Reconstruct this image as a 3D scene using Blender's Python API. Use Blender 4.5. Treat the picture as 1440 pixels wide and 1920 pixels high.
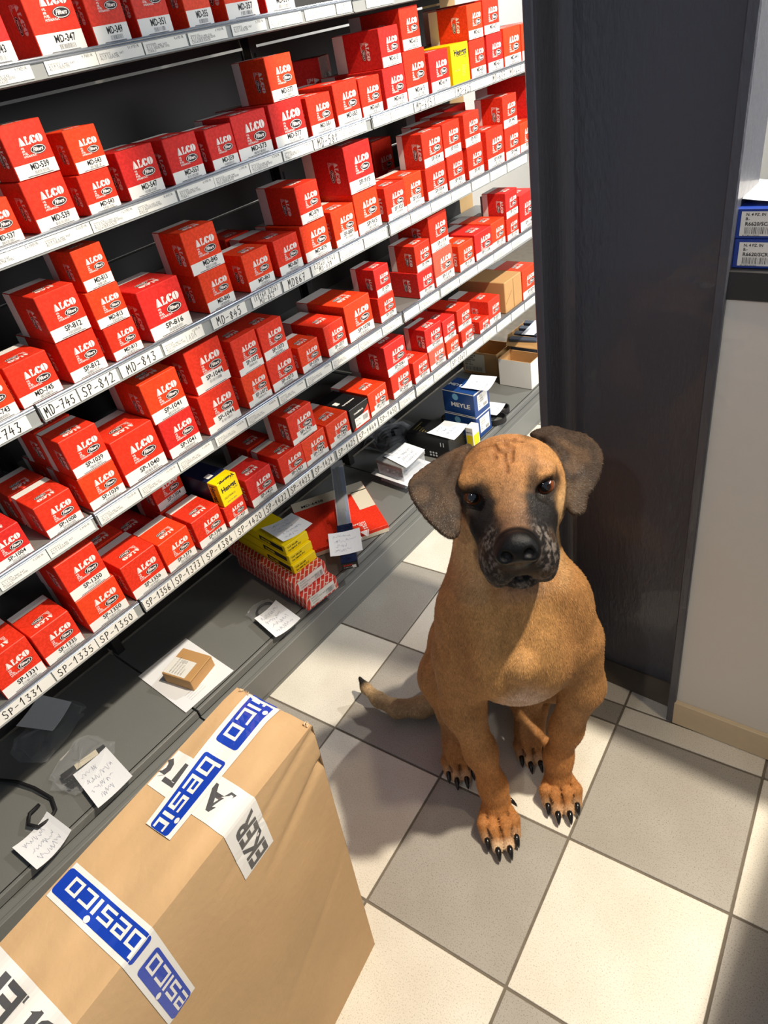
import bpy, bmesh, math, random
import numpy as np
from mathutils import Vector, Matrix
random.seed(7)
for _o in list(bpy.data.objects): bpy.data.objects.remove(_o)
SC = bpy.context.scene
COL = SC.collection

# ------------------------------------------------------------------ camera
# World: X across the aisle (shelving behind X<0), Y along the shelving, Z up, metres.
CAM_C = Vector((1.16754, -0.59229, 1.41706))
CAM_R = Vector((0.77833194, 0.60376152, -0.17225392))
CAM_U = Vector((-0.25415088, 0.55384583, 0.79288217))
CAM_F = Vector((-0.57411386, 0.57334703, -0.58452242))
F_PX = 1279.25
cam = bpy.data.cameras.new('camera'); cam_ob = bpy.data.objects.new('camera', cam); COL.objects.link(cam_ob)
cam.sensor_fit = 'VERTICAL'; cam.sensor_height = 36.0; cam.lens = F_PX / 1920 * 36.0
cam.clip_start = 0.02; cam.clip_end = 60
cam_ob.matrix_world = Matrix(((CAM_R.x, CAM_U.x, -CAM_F.x, CAM_C.x), (CAM_R.y, CAM_U.y, -CAM_F.y, CAM_C.y),
                              (CAM_R.z, CAM_U.z, -CAM_F.z, CAM_C.z), (0, 0, 0, 1)))
SC.camera = cam_ob

# ------------------------------------------------------------------ world, lamps, exposure
w = bpy.data.worlds.new('world'); SC.world = w; w.use_nodes = True
w.node_tree.nodes['Background'].inputs[0].default_value = (0.66, 0.80, 1.0, 1)
w.node_tree.nodes['Background'].inputs[1].default_value = 0.32
SC.view_settings.view_transform = 'Standard'; SC.view_settings.look = 'None'
SC.view_settings.gamma = 1.0; SC.view_settings.use_curve_mapping = False
SC.view_settings.exposure = 0.0

def lamp(name, loc, target, power, color, radius, angle, blend=0.5):
    l = bpy.data.lights.new(name, 'SPOT'); l.energy = power; l.color = color; l.shadow_soft_size = radius
    l.spot_size = math.radians(angle); l.spot_blend = blend
    o = bpy.data.objects.new(name, l); COL.objects.link(o); o.location = loc
    o.rotation_euler = (Vector(target) - Vector(loc)).to_track_quat('-Z', 'Y').to_euler()
    return o
# a row of ceiling spotlights over the aisle
lamp('ceiling_spot', (1.68, 0.66, 3.10), (0.30, 0.25, 0.4), 480, (1.0, 0.88, 0.71), 0.045, 120)
lamp('ceiling_spot', (1.55, 0.22, 2.70), (0.95, -0.1, 0.0), 45, (1.0, 0.80, 0.55), 0.045, 70, .6)
lamp('ceiling_spot', (1.45, 3.20, 2.75), (-0.15, 1.40, 0.75), 270, (1.0, 0.97, 0.93), 0.04, 46, .4)
lamp('ceiling_spot', (0.95, -1.9, 2.80), (1.05, 0.45, 0.7), 45, (1.0, 0.92, 0.82), 0.06, 40, .7)
lamp('ceiling_spot', (-0.35, 3.3, 2.70), (-1.2, 3.2, 1.2), 200, (0.95, 0.98, 1.0), 0.10, 120, .7)  # added lamp outside the aisle row, brightens the white wall behind
# added soft area light that brightens the box fronts, no source in view
_a = bpy.data.lights.new('soft_front_fill', 'AREA'); _a.shape = 'RECTANGLE'; _a.size = 2.6; _a.size_y = 1.3; _a.energy = 102; _a.color = (0.95, 0.98, 1.0)
_o = bpy.data.objects.new('soft_front_fill', _a); COL.objects.link(_o); _o.location = (3.6, 1.4, 2.2); _o.rotation_euler = (Vector((0, .6, .8)) - Vector(_o.location)).to_track_quat('-Z', 'Y').to_euler()

# ------------------------------------------------------------------ helpers
def lin(c):
    return tuple((x / 12.92 if x <= 0.04045 else ((x + 0.055) / 1.055) ** 2.4) for x in c)
def rgb(r, g, b): return lin((r / 255, g / 255, b / 255))
MATS = {}
def mat(name, col, rough=0.5, metal=0.0, spec=0.5, var=0.0, vscale=8.0, bump=0.0, bscale=60.0, coat=0.0, alpha=None, trans=0.0, ior=1.45):
    """principled material whose colour and relief vary a little with object-space noise"""
    if name in MATS: return MATS[name]
    m = bpy.data.materials.new(name); m.use_nodes = True; nt = m.node_tree; b = nt.nodes['Principled BSDF']
    b.inputs['Base Color'].default_value = (*col, 1); b.inputs['Roughness'].default_value = rough
    b.inputs['Metallic'].default_value = metal; b.inputs['Specular IOR Level'].default_value = spec
    b.inputs['Coat Weight'].default_value = coat; b.inputs['IOR'].default_value = ior
    if trans: b.inputs['Transmission Weight'].default_value = trans
    if alpha is not None: b.inputs['Alpha'].default_value = alpha
    if var or bump:
        tc = nt.nodes.new('ShaderNodeTexCoord')
    if var:
        n = nt.nodes.new('ShaderNodeTexNoise'); n.inputs['Scale'].default_value = vscale; n.inputs['Detail'].default_value = 4
        nt.links.new(tc.outputs['Object'], n.inputs['Vector'])
        r = nt.nodes.new('ShaderNodeMix'); r.data_type = 'RGBA'
        r.inputs[6].default_value = (*[c * (1 - var) for c in col], 1); r.inputs[7].default_value = (*[min(1, c * (1 + var)) for c in col], 1)
        nt.links.new(n.outputs['Fac'], r.inputs[0]); nt.links.new(r.outputs[2], b.inputs['Base Color'])
    if bump:
        n2 = nt.nodes.new('ShaderNodeTexNoise'); n2.inputs['Scale'].default_value = bscale; n2.inputs['Detail'].default_value = 3
        nt.links.new(tc.outputs['Object'], n2.inputs['Vector'])
        bp = nt.nodes.new('ShaderNodeBump'); bp.inputs['Strength'].default_value = bump; bp.inputs['Distance'].default_value = 0.002
        nt.links.new(n2.outputs['Fac'], bp.inputs['Height']); nt.links.new(bp.outputs['Normal'], b.inputs['Normal'])
    MATS[name] = m
    return m

class MB:
    """collects polygons of several materials and links them as ONE mesh object"""
    def __init__(s): s.v = []; s.f = []; s.m = []
    def add(s, vs, fs, mi=0):
        n = len(s.v); s.v += [tuple(q) for q in vs]
        for f in fs: s.f.append(tuple(i + n for i in f)); s.m.append(mi)
    def poly(s, vs, mi=0): s.add(vs, [tuple(range(len(vs)))], mi)
    def box(s, x0, x1, y0, y1, z0, z1, mi=0, c=0.0):
        """box, chamfered by c"""
        if c <= 0:
            s.add([(x, y, z) for x in (x0, x1) for y in (y0, y1) for z in (z0, z1)],
                  [(0, 1, 3, 2), (4, 6, 7, 5), (0, 4, 5, 1), (2, 3, 7, 6), (0, 2, 6, 4), (1, 5, 7, 3)], mi); return
        vs = []; idx = {}
        for i in (0, 1):
            for j in (0, 1):
                for k in (0, 1):
                    X, Y, Z = (x0, x1)[i], (y0, y1)[j], (z0, z1)[k]
                    dx, dy, dz = c * (1 - 2 * i), c * (1 - 2 * j), c * (1 - 2 * k)
                    for a, p in enumerate(((X, Y + dy, Z + dz), (X + dx, Y, Z + dz), (X + dx, Y + dy, Z))):
                        idx[(i, j, k, a)] = len(vs); vs.append(p)
        fs = []
        for i in (0, 1):
            q = [idx[(i, j, k, 0)] for j, k in ((0, 0), (1, 0), (1, 1), (0, 1))]; fs.append(q if i else q[::-1])
            q = [idx[(j, i, k, 1)] for j, k in ((0, 0), (1, 0), (1, 1), (0, 1))]; fs.append(q[::-1] if i else q)
            q = [idx[(j, k, i, 2)] for j, k in ((0, 0), (1, 0), (1, 1), (0, 1))]; fs.append(q if i else q[::-1])
        for i in (0, 1):
            for j in (0, 1):
                fs.append([idx[(i, j, 0, 0)], idx[(i, j, 1, 0)], idx[(i, j, 1, 1)], idx[(i, j, 0, 1)]])
                fs.append([idx[(i, 0, j, 0)], idx[(i, 1, j, 0)], idx[(i, 1, j, 2)], idx[(i, 0, j, 2)]])
                fs.append([idx[(0, i, j, 1)], idx[(1, i, j, 1)], idx[(1, i, j, 2)], idx[(0, i, j, 2)]])
                for k in (0, 1): fs.append([idx[(i, j, k, a)] for a in range(3)])
        s.add(vs, fs, mi)
    def tube(s, pts, r, n=8, mi=0, cap=True):
        pts = [Vector(p) for p in pts]; rs = r if hasattr(r, '__len__') else [r] * len(pts); rings = []
        up = Vector((0, 0, 1)); base = len(s.v)
        for i, p in enumerate(pts):
            t = (pts[min(i + 1, len(pts) - 1)] - pts[max(i - 1, 0)]).normalized()
            if abs(t.dot(up)) > 0.95: up = Vector((1, 0, 0)) if abs(t.x) < 0.9 else Vector((0, 1, 0))
            a = t.cross(up).normalized(); b = t.cross(a)
            up = -b if b.dot(up) < 0 else b
            for k in range(n):
                q = p + (a * math.cos(2 * math.pi * k / n) + b * math.sin(2 * math.pi * k / n)) * rs[i]; s.v.append(tuple(q))
        for i in range(len(pts) - 1):
            for k in range(n):
                s.f.append((base + i * n + k, base + i * n + (k + 1) % n, base + (i + 1) * n + (k + 1) % n, base + (i + 1) * n + k)); s.m.append(mi)
        if cap:
            s.f.append(tuple(base + k for k in range(n))); s.m.append(mi)
            s.f.append(tuple(base + (len(pts) - 1) * n + k for k in range(n))); s.m.append(mi)
    def plane(s, o, u, v, pts2, fs, mi=0):
        """2-D polygons laid on the plane o + a*u + b*v"""
        o, u, v = Vector(o), Vector(u), Vector(v)
        s.add([o + u * a + v * b for a, b in pts2], fs, mi)
    def mesh(s, name, mats, smooth=False, fix=True):
        me = bpy.data.meshes.new(name); me.from_pydata(s.v, [], s.f)
        for m in mats: me.materials.append(m)
        me.polygons.foreach_set('material_index', s.m)
        if fix and not smooth:
            pass
        me.update()
        if fix:
            bm = bmesh.new(); bm.from_mesh(me); bmesh.ops.recalc_face_normals(bm, faces=bm.faces); bm.to_mesh(me); bm.free()
        if smooth: me.polygons.foreach_set('use_smooth', [True] * len(me.polygons))
        return me
    def build(s, name, mats, parent=None, smooth=False, fix=True):
        if not isinstance(mats, (list, tuple)): mats = [mats]
        return obj(name, s.mesh(name, mats, smooth, fix), parent)

def obj(name, me, parent=None, mtx=None):
    o = bpy.data.objects.new(name, me); COL.objects.link(o)
    if parent is not None: o.parent = parent
    if mtx is not None: o.matrix_local = mtx
    return o
def tag(o, label=None, cat=None, group=None, kind=None):
    if label: o['label'] = label
    if cat: o['category'] = cat
    if group: o['group'] = group
    if kind: o['kind'] = kind
    return o
def thing(name, loc=(0, 0, 0), rotz=0.0):
    o = bpy.data.objects.new(name, None); COL.objects.link(o); o.location = loc; o.rotation_euler = (0, 0, rotz)
    o.empty_display_size = 0.05
    return o
def frame(o, u, v):
    """matrix whose local Y runs along u and Z along v, so X is the face normal"""
    u = Vector(u).normalized(); v = Vector(v).normalized(); n = u.cross(v)
    return Matrix(((n.x, u.x, v.x, o[0]), (n.y, u.y, v.y, o[1]), (n.z, u.z, v.z, o[2]), (0, 0, 0, 1)))

# --- lettering
_txt = {}
def glyphs(s, bold=0.0, shear=0.0, res=2):
    """printed text as flat polygons: cap height about 0.7 per unit, returns pts, faces, width"""
    k = (s, bold, shear, res)
    if k in _txt: return _txt[k]
    c = bpy.data.curves.new('t', 'FONT'); c.body = s; c.size = 1.0; c.resolution_u = res; c.offset = bold; c.shear = shear
    o = bpy.data.objects.new('t', c); COL.objects.link(o)
    dg = bpy.context.evaluated_depsgraph_get(); me = bpy.data.meshes.new_from_object(o.evaluated_get(dg))
    pts = [(q.co.x, q.co.y) for q in me.vertices]; fs = [tuple(p.vertices) for p in me.polygons]
    bpy.data.objects.remove(o); bpy.data.curves.remove(c); bpy.data.meshes.remove(me)
    wd = max([p[0] for p in pts], default=0.0); lo = min([p[0] for p in pts], default=0.0)
    _txt[k] = ([(p[0] - lo, p[1]) for p in pts], fs, wd - lo)
    return _txt[k]
def text(mb, s, o, u, v, cap, mi=0, align='l', bold=0.0, shear=0.0, width=None, res=2):
    pts, fs, wd = glyphs(s, bold, shear, res)
    sc = cap / 0.70; sx = sc
    if width: sx = width / max(wd, 1e-6)
    off = {'l': 0, 'c': -wd * sx / 2, 'r': -wd * sx}[align]
    mb.plane(o, u, v, [(a * sx + off, b * sc) for a, b in pts], fs, mi)
# pen strokes for the handwritten shelf tags
PEN = {'S': [[(.8, .85), (.5, 1), (.2, .85), (.25, .6), (.7, .42), (.75, .15), (.45, 0), (.1, .12)]],
 'P': [[(.2, 0), (.25, 1)], [(.1, .9), (.6, 1), (.8, .78), (.6, .52), (.25, .48)]],
 'M': [[(.05, 0), (.15, 1), (.4, .45), (.7, 1), (.85, 0)]], 'D': [[(.2, 0), (.2, 1), (.7, .85), (.8, .4), (.55, .03), (.15, 0)]],
 '-': [[(.15, .45), (.75, .5)]], '0': [[(.45, 1), (.15, .7), (.15, .25), (.45, 0), (.75, .3), (.75, .75), (.45, 1)]],
 '1': [[(.15, .62), (.55, 1), (.5, 0)]], '2': [[(.15, .8), (.45, 1), (.75, .78), (.6, .45), (.12, .02), (.8, .05)]],
 '3': [[(.15, .95), (.7, .95), (.4, .58), (.75, .35), (.5, 0), (.12, .1)]], '4': [[(.45, 1), (.12, .35), (.8, .4)], [(.62, .7), (.55, 0)]],
 '5': [[(.75, 1), (.25, .95), (.2, .58), (.6, .6), (.75, .25), (.45, 0), (.12, .08)]], '6': [[(.65, 1), (.25, .6), (.18, .2), (.45, 0), (.72, .22), (.5, .48), (.22, .3)]],
 '7': [[(.12, .95), (.78, 1), (.4, 0)], [(.3, .5), (.7, .52)]], '8': [[(.48, .52), (.2, .78), (.48, 1), (.74, .78), (.2, .25), (.46, 0), (.75, .25), (.48, .52)]],
 '9': [[(.72, .7), (.4, .5), (.2, .75), (.45, 1), (.72, .72), (.55, 0)]], 'E': [[(.75, .98), (.2, 1), (.18, 0), (.75, .02)], [(.2, .52), (.6, .52)]],
 'H': [[(.15, 0), (.2, 1)], [(.75, 0), (.78, 1)], [(.18, .5), (.76, .52)]], 'L': [[(.25, 1), (.2, .02), (.75, .05)]], 'A': [[(.05, 0), (.45, 1), (.8, 0)], [(.2, .4), (.68, .42)]],
 '(': [[(.6, 1.1), (.35, .6), (.6, -.1)]], ')': [[(.3, 1.1), (.55, .6), (.3, -.1)]], ' ': []}
def pen(mb, s, o, u, v, h, width, mi, thick=None, rnd=None):
    rnd = rnd or random; n = len(s); cw = width / n; th = thick or h * 0.085; o, u, v = Vector(o), Vector(u), Vector(v)
    for i, ch in enumerate(s):
        jy = rnd.uniform(-.06, .06) * h; sl = rnd.uniform(.05, .2); sc = rnd.uniform(.88, 1.08)
        for st in PEN.get(ch, []):
            q = [(i * cw + (a * .88 + sl * b * .4) * cw, b * h * sc + jy) for a, b in st]
            for a, b in zip(q[:-1], q[1:]):
                dx, dy = b[0] - a[0], b[1] - a[1]; L = math.hypot(dx, dy) or 1; ex, ey = dx / L * th * .4, dy / L * th * .4; nx, ny = -dy / L * th / 2, dx / L * th / 2
                P = [(a[0] - ex + nx, a[1] - ey + ny), (a[0] - ex - nx, a[1] - ey - ny), (b[0] + ex - nx, b[1] + ey - ny), (b[0] + ex + nx, b[1] + ey + ny)]
                mb.poly([o + u * x + v * y for x, y in P], mi)
def scribble(mb, o, u, v, w_, h_, rows, mi, rnd, th=0.0007):
    """lines of illegible handwriting on a note"""
    o, u, v = Vector(o), Vector(u), Vector(v)
    for r in range(rows):
        y = h_ * (1 - (r + .5) / rows); x = rnd.uniform(0, .2) * w_; end = w_ * rnd.uniform(.55, .95); prev = None
        while x < end:
            q = (x, y + rnd.uniform(-.35, .35) * h_ / rows)
            if prev and rnd.random() > .12:
                dx, dy = q[0] - prev[0], q[1] - prev[1]; L = math.hypot(dx, dy) or 1; nx, ny = -dy / L * th / 2, dx / L * th / 2
                mb.poly([o + u * a + v * b for a, b in ((prev[0] + nx, prev[1] + ny), (prev[0] - nx, prev[1] - ny), (q[0] - nx, q[1] - ny), (q[0] + nx, q[1] + ny))], mi)
            prev = q; x += rnd.uniform(.012, .035) * w_

# ------------------------------------------------------------------ materials of the setting
def speckle(name, base, dark, rough):
    m = bpy.data.materials.new(name); m.use_nodes = True; nt = m.node_tree; b = nt.nodes['Principled BSDF']; b.inputs['Roughness'].default_value = rough
    tc = nt.nodes.new('ShaderNodeTexCoord'); n1 = nt.nodes.new('ShaderNodeTexNoise'); n1.inputs['Scale'].default_value = 420; n1.inputs['Detail'].default_value = 3
    n2 = nt.nodes.new('ShaderNodeTexNoise'); n2.inputs['Scale'].default_value = 7; n2.inputs['Detail'].default_value = 5
    rp = nt.nodes.new('ShaderNodeValToRGB'); rp.color_ramp.elements[0].position = 0.28; rp.color_ramp.elements[0].color = (*dark, 1)
    rp.color_ramp.elements[1].position = 0.46; rp.color_ramp.elements[1].color = (*base, 1)
    mx = nt.nodes.new('ShaderNodeMix'); mx.data_type = 'RGBA'; mx.blend_type = 'MULTIPLY'; mx.inputs[0].default_value = 0.55
    r2 = nt.nodes.new('ShaderNodeValToRGB'); r2.color_ramp.elements[0].position = 0.3; r2.color_ramp.elements[0].color = (.78, .75, .70, 1); r2.color_ramp.elements[1].position = 0.62; r2.color_ramp.elements[1].color = (1, 1, 1, 1)
    for n in (n1, n2): nt.links.new(tc.outputs['Object'], n.inputs['Vector'])
    nt.links.new(n1.outputs['Fac'], rp.inputs[0]); nt.links.new(n2.outputs['Fac'], r2.inputs[0])
    nt.links.new(rp.outputs[0], mx.inputs[6]); nt.links.new(r2.outputs[0], mx.inputs[7]); nt.links.new(mx.outputs[2], b.inputs['Base Color'])
    bp = nt.nodes.new('ShaderNodeBump'); bp.inputs['Strength'].default_value = .12; bp.inputs['Distance'].default_value = .001
    nt.links.new(n1.outputs['Fac'], bp.inputs['Height']); nt.links.new(bp.outputs[0], b.inputs['Normal'])
    MATS[name] = m; return m
M_TW = speckle('tile_white', rgb(226, 222, 210), rgb(184, 176, 160), .38)
M_TG = speckle('tile_grey', rgb(164, 160, 152), rgb(118, 112, 104), .42)
M_GROUT = mat('grout', rgb(112, 104, 92), .9, var=.3, vscale=30)
M_PLASTER = mat('plaster', rgb(216, 212, 204), .75, var=.05, vscale=3, bump=.5, bscale=45)
M_SKIRT = mat('skirting_tile', rgb(206, 188, 156), .4, var=.08, vscale=40)
def steel_paint():
    m = mat('column_paint', rgb(72, 74, 82), .40, spec=.5, coat=.25); nt = m.node_tree; b = nt.nodes['Principled BSDF']
    tc = nt.nodes.new('ShaderNodeTexCoord'); mp = nt.nodes.new('ShaderNodeMapping'); mp.inputs['Scale'].default_value = (1, 1, .35)
    n = nt.nodes.new('ShaderNodeTexNoise'); n.inputs['Scale'].default_value = 130; n.inputs['Detail'].default_value = 4
    nt.links.new(tc.outputs['Object'], mp.inputs[0]); nt.links.new(mp.outputs[0], n.inputs['Vector'])
    bp = nt.nodes.new('ShaderNodeBump'); bp.inputs['Strength'].default_value = .8; bp.inputs['Distance'].default_value = .0025
    nt.links.new(n.outputs['Fac'], bp.inputs['Height']); nt.links.new(bp.outputs[0], b.inputs['Normal']); return m
M_COL = steel_paint()
M_SHELF = mat('shelf_steel', rgb(116, 117, 114), .40, metal=0.0, spec=.5, var=.06, vscale=12, bump=.15, bscale=300)
M_BACK = mat('shelf_back_steel', rgb(46, 44, 42), .5, var=.08, vscale=6)
M_RAIL = mat('rail_plastic', rgb(150, 152, 150), .3, spec=.5)
M_CHROME = mat('rail_bead', rgb(150, 156, 165), .22, metal=.8)
M_BLACK = mat('black_gap', rgb(16, 16, 17), .8)
M_CARD = mat('tag_card', rgb(232, 230, 222), .55, var=.03, vscale=20)
M_INK = mat('ink_black', rgb(28, 28, 32), .6)
M_INKG = mat('ink_grey', rgb(112, 112, 116), .7)
M_WOOD = mat('pale_wood', rgb(214, 176, 122), .55, var=.12, vscale=9)
M_COUNTER = mat('counter_board', rgb(44, 44, 46), .45, var=.1, vscale=20)

# ------------------------------------------------------------------ floor: grout slab and single tiles
TA = math.radians(4.85); T = 0.305
def t2w(i, j):
    """tile grid (grid axes turned 4.85 degrees against the shelving)"""
    x, y = i * T + 0.2209, j * T
    return (math.cos(TA) * x - math.sin(TA) * y, math.sin(TA) * x + math.cos(TA) * y)
fl = MB(); fl.box(-1.2, 4.2, -2.2, 4.6, -0.03, -0.0025, 0)
floor = tag(fl.build('floor', M_GROUT), kind='structure')
_tile_me = {}
def tile(i, j, fi=1.0, fj=1.0, oj=0.0, grey=None, sink=0.0):
    key = (round(fi, 3), round(fj, 3), bool(grey))
    if key not in _tile_me:
        mb = MB(); g = .0025 / T
        mb.box(g * T, (fi - g) * T, g * T, (fj - g) * T, -.012, 0, 0, c=.0009)
        _tile_me[key] = mb.mesh('tile', [M_TG if grey else M_TW])
    x, y = t2w(i, j + oj)
    o = obj('tile', _tile_me[key], floor); o.location = (x, y, -sink); o.rotation_euler = (0, 0, TA)
for i in range(-1, 12):
    for j in range(-5, 14):
        # tiles named by the grid line to their left; odd sum = grey
        grey = (i + 1 + j) % 2 == 1
        if i >= 1 and j == 1:
            tile(i, j, fj=.19, grey=grey, sink=random.uniform(0, .0006)); tile(i, j, fj=.81, oj=.19, grey=False, sink=.0006); continue
        tile(i, j, grey=grey, sink=random.uniform(0, .0006))

# ------------------------------------------------------------------ steel column (H section) beside the counter
col = tag(thing('steel_column', (0.755, 0.50, 0)), 'dark grey painted steel H-section column behind the dog', 'column')
mb = MB(); mb.box(-.153, -.137, -.06, .10, 0, 3.0, 0, c=.002); mb.build('left_flange', M_COL, col)
mb = MB(); mb.box(.136, .152, -.06, .045, 0, 3.0, 0, c=.002); mb.build('right_flange', M_COL, col)
mb = MB(); mb.box(-.14, .139, .02, .032, 0, 3.0, 0)
for sx in (-1, 1):   # rolled fillets between web and flanges
    x0 = -.137 if sx < 0 else .136; pts = [(x0, .02 - .022), (x0, .021), (x0 - sx * .024, .021)]
    for k in range(1, 6):
        a = k / 6 * math.pi / 2; pts.append((x0 - sx * .024 * (1 - math.sin(a)), .02 - .022 * (1 - math.cos(a))))
    n = len(pts); mb.add([(x, y, 0) for x, y in pts] + [(x, y, 3.0) for x, y in pts], [(k, (k + 1) % n, (k + 1) % n + n, k + n) for k in range(n)], 0)
mb.build('web', M_COL, col)
mb = MB(); mb.add([(-.14, -.018, 0), (.137, -.022, 0), (.137, .021, 0), (-.14, .021, 0), (-.14, .016, .03), (.137, .016, .035), (.137, .021, .035), (-.14, .021, .03)],
                  [(0, 1, 5, 4), (4, 5, 6, 7), (1, 2, 6, 5), (0, 4, 7, 3)], 0); mb.build('grout_fillet', mat('dirty_mortar', rgb(92, 84, 72), .9, var=.3, vscale=25), col)

# ------------------------------------------------------------------ low wall, skirting and counter on the right
WA = math.radians(2.0)
wr = MB(); wr.box(0, 1.9, 0, .12, 0, .997, 0); wall = tag(wr.build('wall_right', M_PLASTER), kind='structure'); wall.location = (.907, .449, 0); wall.rotation_euler = (0, 0, WA)
bb = tag(thing('baseboard_right', (.903, .4395, 0), WA), kind='structure')
for k in range(5):
    mb = MB(); mb.box(k * .335 + .0015, (k + 1) * .335 - .0015, 0, .011, .001, .074, 0, c=.0012); mb.build('skirting_tile', M_SKIRT, bb)
ct = tag(thing('counter_top', (.898, .445, .997)), 'black counter board lying on the low white wall', 'counter')
mb = MB(); mb.box(0, 2.1, 0, .45, 0, .043, 0, c=.002); mb.build('board', M_COUNTER, ct)
# added unseen wall and board right of the camera, shaped to shade the floor
rc = MB(); rc.box(1.40, 1.95, -.30, .44, 0, .997, 0); tag(rc.build('wall_shadow_caster', M_PLASTER), kind='structure')
ct2 = tag(thing('counter_top', (1.325, -.34, .997)), 'added unseen black board that casts shade on the floor, beside the aisle', 'counter')
mb = MB(); mb.box(0, .67, 0, .782, 0, .043, 0, c=.002); mb.build('board', M_COUNTER, ct2)
# walls that close the place behind the shelving and beyond the counter
mb = MB(); mb.box(-1.3, -1.2, -2.2, 4.6, 0, 3.2); tag(mb.build('wall_left', M_PLASTER), kind='structure')
mb = MB(); mb.box(-1.2, 4.2, 4.6, 4.7, 0, 3.2); tag(mb.build('wall_back', M_PLASTER), kind='structure')

# ------------------------------------------------------------------ shelving
D = -.030                     # front of the price rails
BAYS = [(-1.197, -.1805), (-.1755, .8385), (.8435, 1.86)]
SZ = {'C': 1.448, 'D': 1.219, 'E': .974, 'F': .736, 'G': .503}
RZB = {'C': 1.423, 'D': 1.193, 'E': .943, 'F': .706, 'G': .470}
XB = -.42
LABELS = {'C': [(-0.035, 0.058), (0.082, 0.176), (0.177, 0.269), (0.272, 0.367), (0.372, 0.464), (0.478, 0.569), (0.578, 0.674), (0.684, 0.78), (0.785, 0.88), (0.888, 0.99)],
 'D': [(-0.152, -0.043), (-0.043, 0.05), (0.052, 0.146), (0.146, 0.239), (0.244, 0.335), (0.336, 0.432), (0.434, 0.528), (0.533, 0.627), (0.631, 0.727, 'MD-581'), (0.728, 0.819), (0.824, 0.916), (0.918, 1.011), (1.016, 1.106, 'MD-615'), (1.109, 1.206), (1.209, 1.298, 'MD-625'), (1.299, 1.393), (1.394, 1.486, 'MD-637'), (1.488, 1.59, 'MD-641')],
 'E': [(-0.299, -0.2, 'MD-743'), (-0.197, -0.102, 'MD-745'), (-0.099, -0.014, 'SP-812'), (-0.007, 0.09, 'MD-813'), (0.096, 0.199, '#LADA'), (0.224, 0.322, 'MD-845'), (0.341, 0.432, '(E816H D236)|MD-863'), (0.439, 0.531, 'MD867'), (0.537, 0.635, 'E204H D248|MD-879'), (0.641, 0.731), (0.736, 0.83), (0.839, 0.935), (0.938, 1.032), (1.035, 1.135), (1.138, 1.239), (1.248, 1.346), (1.352, 1.449), (1.456, 1.58)],
 'F': [(-0.383, -0.286), (-0.284, -0.186), (-0.172, -0.075), (-0.072, 0.027), (0.03, 0.124), (0.135, 0.227), (0.231, 0.332), (0.337, 0.429), (0.434, 0.529), (0.533, 0.639), (0.641, 0.74), (0.744, 0.831), (0.843, 0.917, '#BLANK'), (0.92, 1.019), (1.03, 1.13), (1.133, 1.236), (1.239, 1.335), (1.338, 1.453), (1.456, 1.59)],
 'G': [(-0.527, -0.396, 'SP-1331'), (-0.393, -0.295, 'SP-1335'), (-0.293, -0.196, 'SP-1350'), (-0.189, -0.095, 'SP-1356'), (-0.093, -0.007, 'SP-1373'), (-0.005, 0.097, 'SP-1384'), (0.098, 0.193, 'SP-1420'), (0.195, 0.28, 'SP-1422'), (0.284, 0.37, 'SP-1423'), (0.377, 0.461, 'SP-1424'), (0.473, 0.558, 'SP-1425'), (0.563, 0.653, 'SP-1449'), (0.658, 0.752, 'SP-1450'), (0.76, 0.842), (0.843, 0.935), (0.939, 1.033), (1.036, 1.125, 'SP-2060'), (1.128, 1.229), (1.232, 1.316), (1.323, 1.417), (1.423, 1.513), (1.519, 1.592)]}
PRICES = ['9,78EUR', '10,97EUR', '3,79EUR', '4,69EUR', '6,99EUR', '7,61EUR', '8,40EUR', '26,99EUR', '9,27EUR', '12,97EUR', '5,01EUR', '5,49EUR']
PRINT = [['30000001', '4 0 8 3 5 6 MD 347', 'ALCO OELFILTER'], ['30000112', '4 1 3 5/7(1) MD 539', 'ALCO KRAFTSTOFFILTER', 'AUDI A3'], ['30001113', '4 1 3 5/7(1) MD 543', 'ALCO OELFILTER MERCEDES', 'C-KLASSE/E-KLASSE'],
         ['30002208', '4 1 1 7(1) MD 547', 'ALCO OELFILTER OPEL', 'CORSA D']]
M_TAG = [M_CARD, M_INKG, M_INK]
def price_tag(parent, y0, y1, zb, zt, txt, rnd):
    """one paper tag in the price rail, facing +X"""
    mb = MB(); h = zt - zb - .004; z0 = zb + .002; w_ = y1 - y0
    mb.box(D + .0012, D + .0020, y0, y1, z0, z0 + h, 0)
    X = D + .0022; U, V = (0, 1, 0), (0, 0, 1)
    if txt is None or txt.startswith('#'):
        if txt != '#BLANK':
            text(mb, rnd.choice(PRICES), (X, y1 - .006, z0 + h * .72), U, V, .0042, 1, 'r', res=1)
            for r, s in enumerate(rnd.choice(PRINT)): text(mb, s, (X, y0 + .005, z0 + h * (.66 - .19 * r)), U, V, .0034 if r else .0026, 1, width=min(w_ * .62, .0026 * len(s)), res=1)
            if txt: pen(mb, txt[1:], (X, y0 + w_ * .55, z0 + h * .18), U, V, .012, .028, 1, .0006, rnd)
    else:
        rows = txt.split('|'); n = len(rows); hh = .0175 if n == 1 else .0115
        for r, s in enumerate(rows):
            zz = z0 + (h - hh) / 2 if n == 1 else z0 + h * (.54 if r == 0 else .06)
            ww = min(w_ * .86, hh * .68 * len(s)); pen(mb, s, (X, y0 + (w_ - ww) / 2, zz), U, V, hh, ww, 2, .0017 if n == 1 else .0010, rnd)
    return mb.build('price_tag', M_TAG, parent, fix=False)
BAYN = ['nearest bay of the dark steel shelving, cut by the left edge', 'middle bay of the dark steel shelving, full of red filter boxes', 'far bay of the dark steel shelving, half hidden by the column']
rl = random.Random(3)
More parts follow.
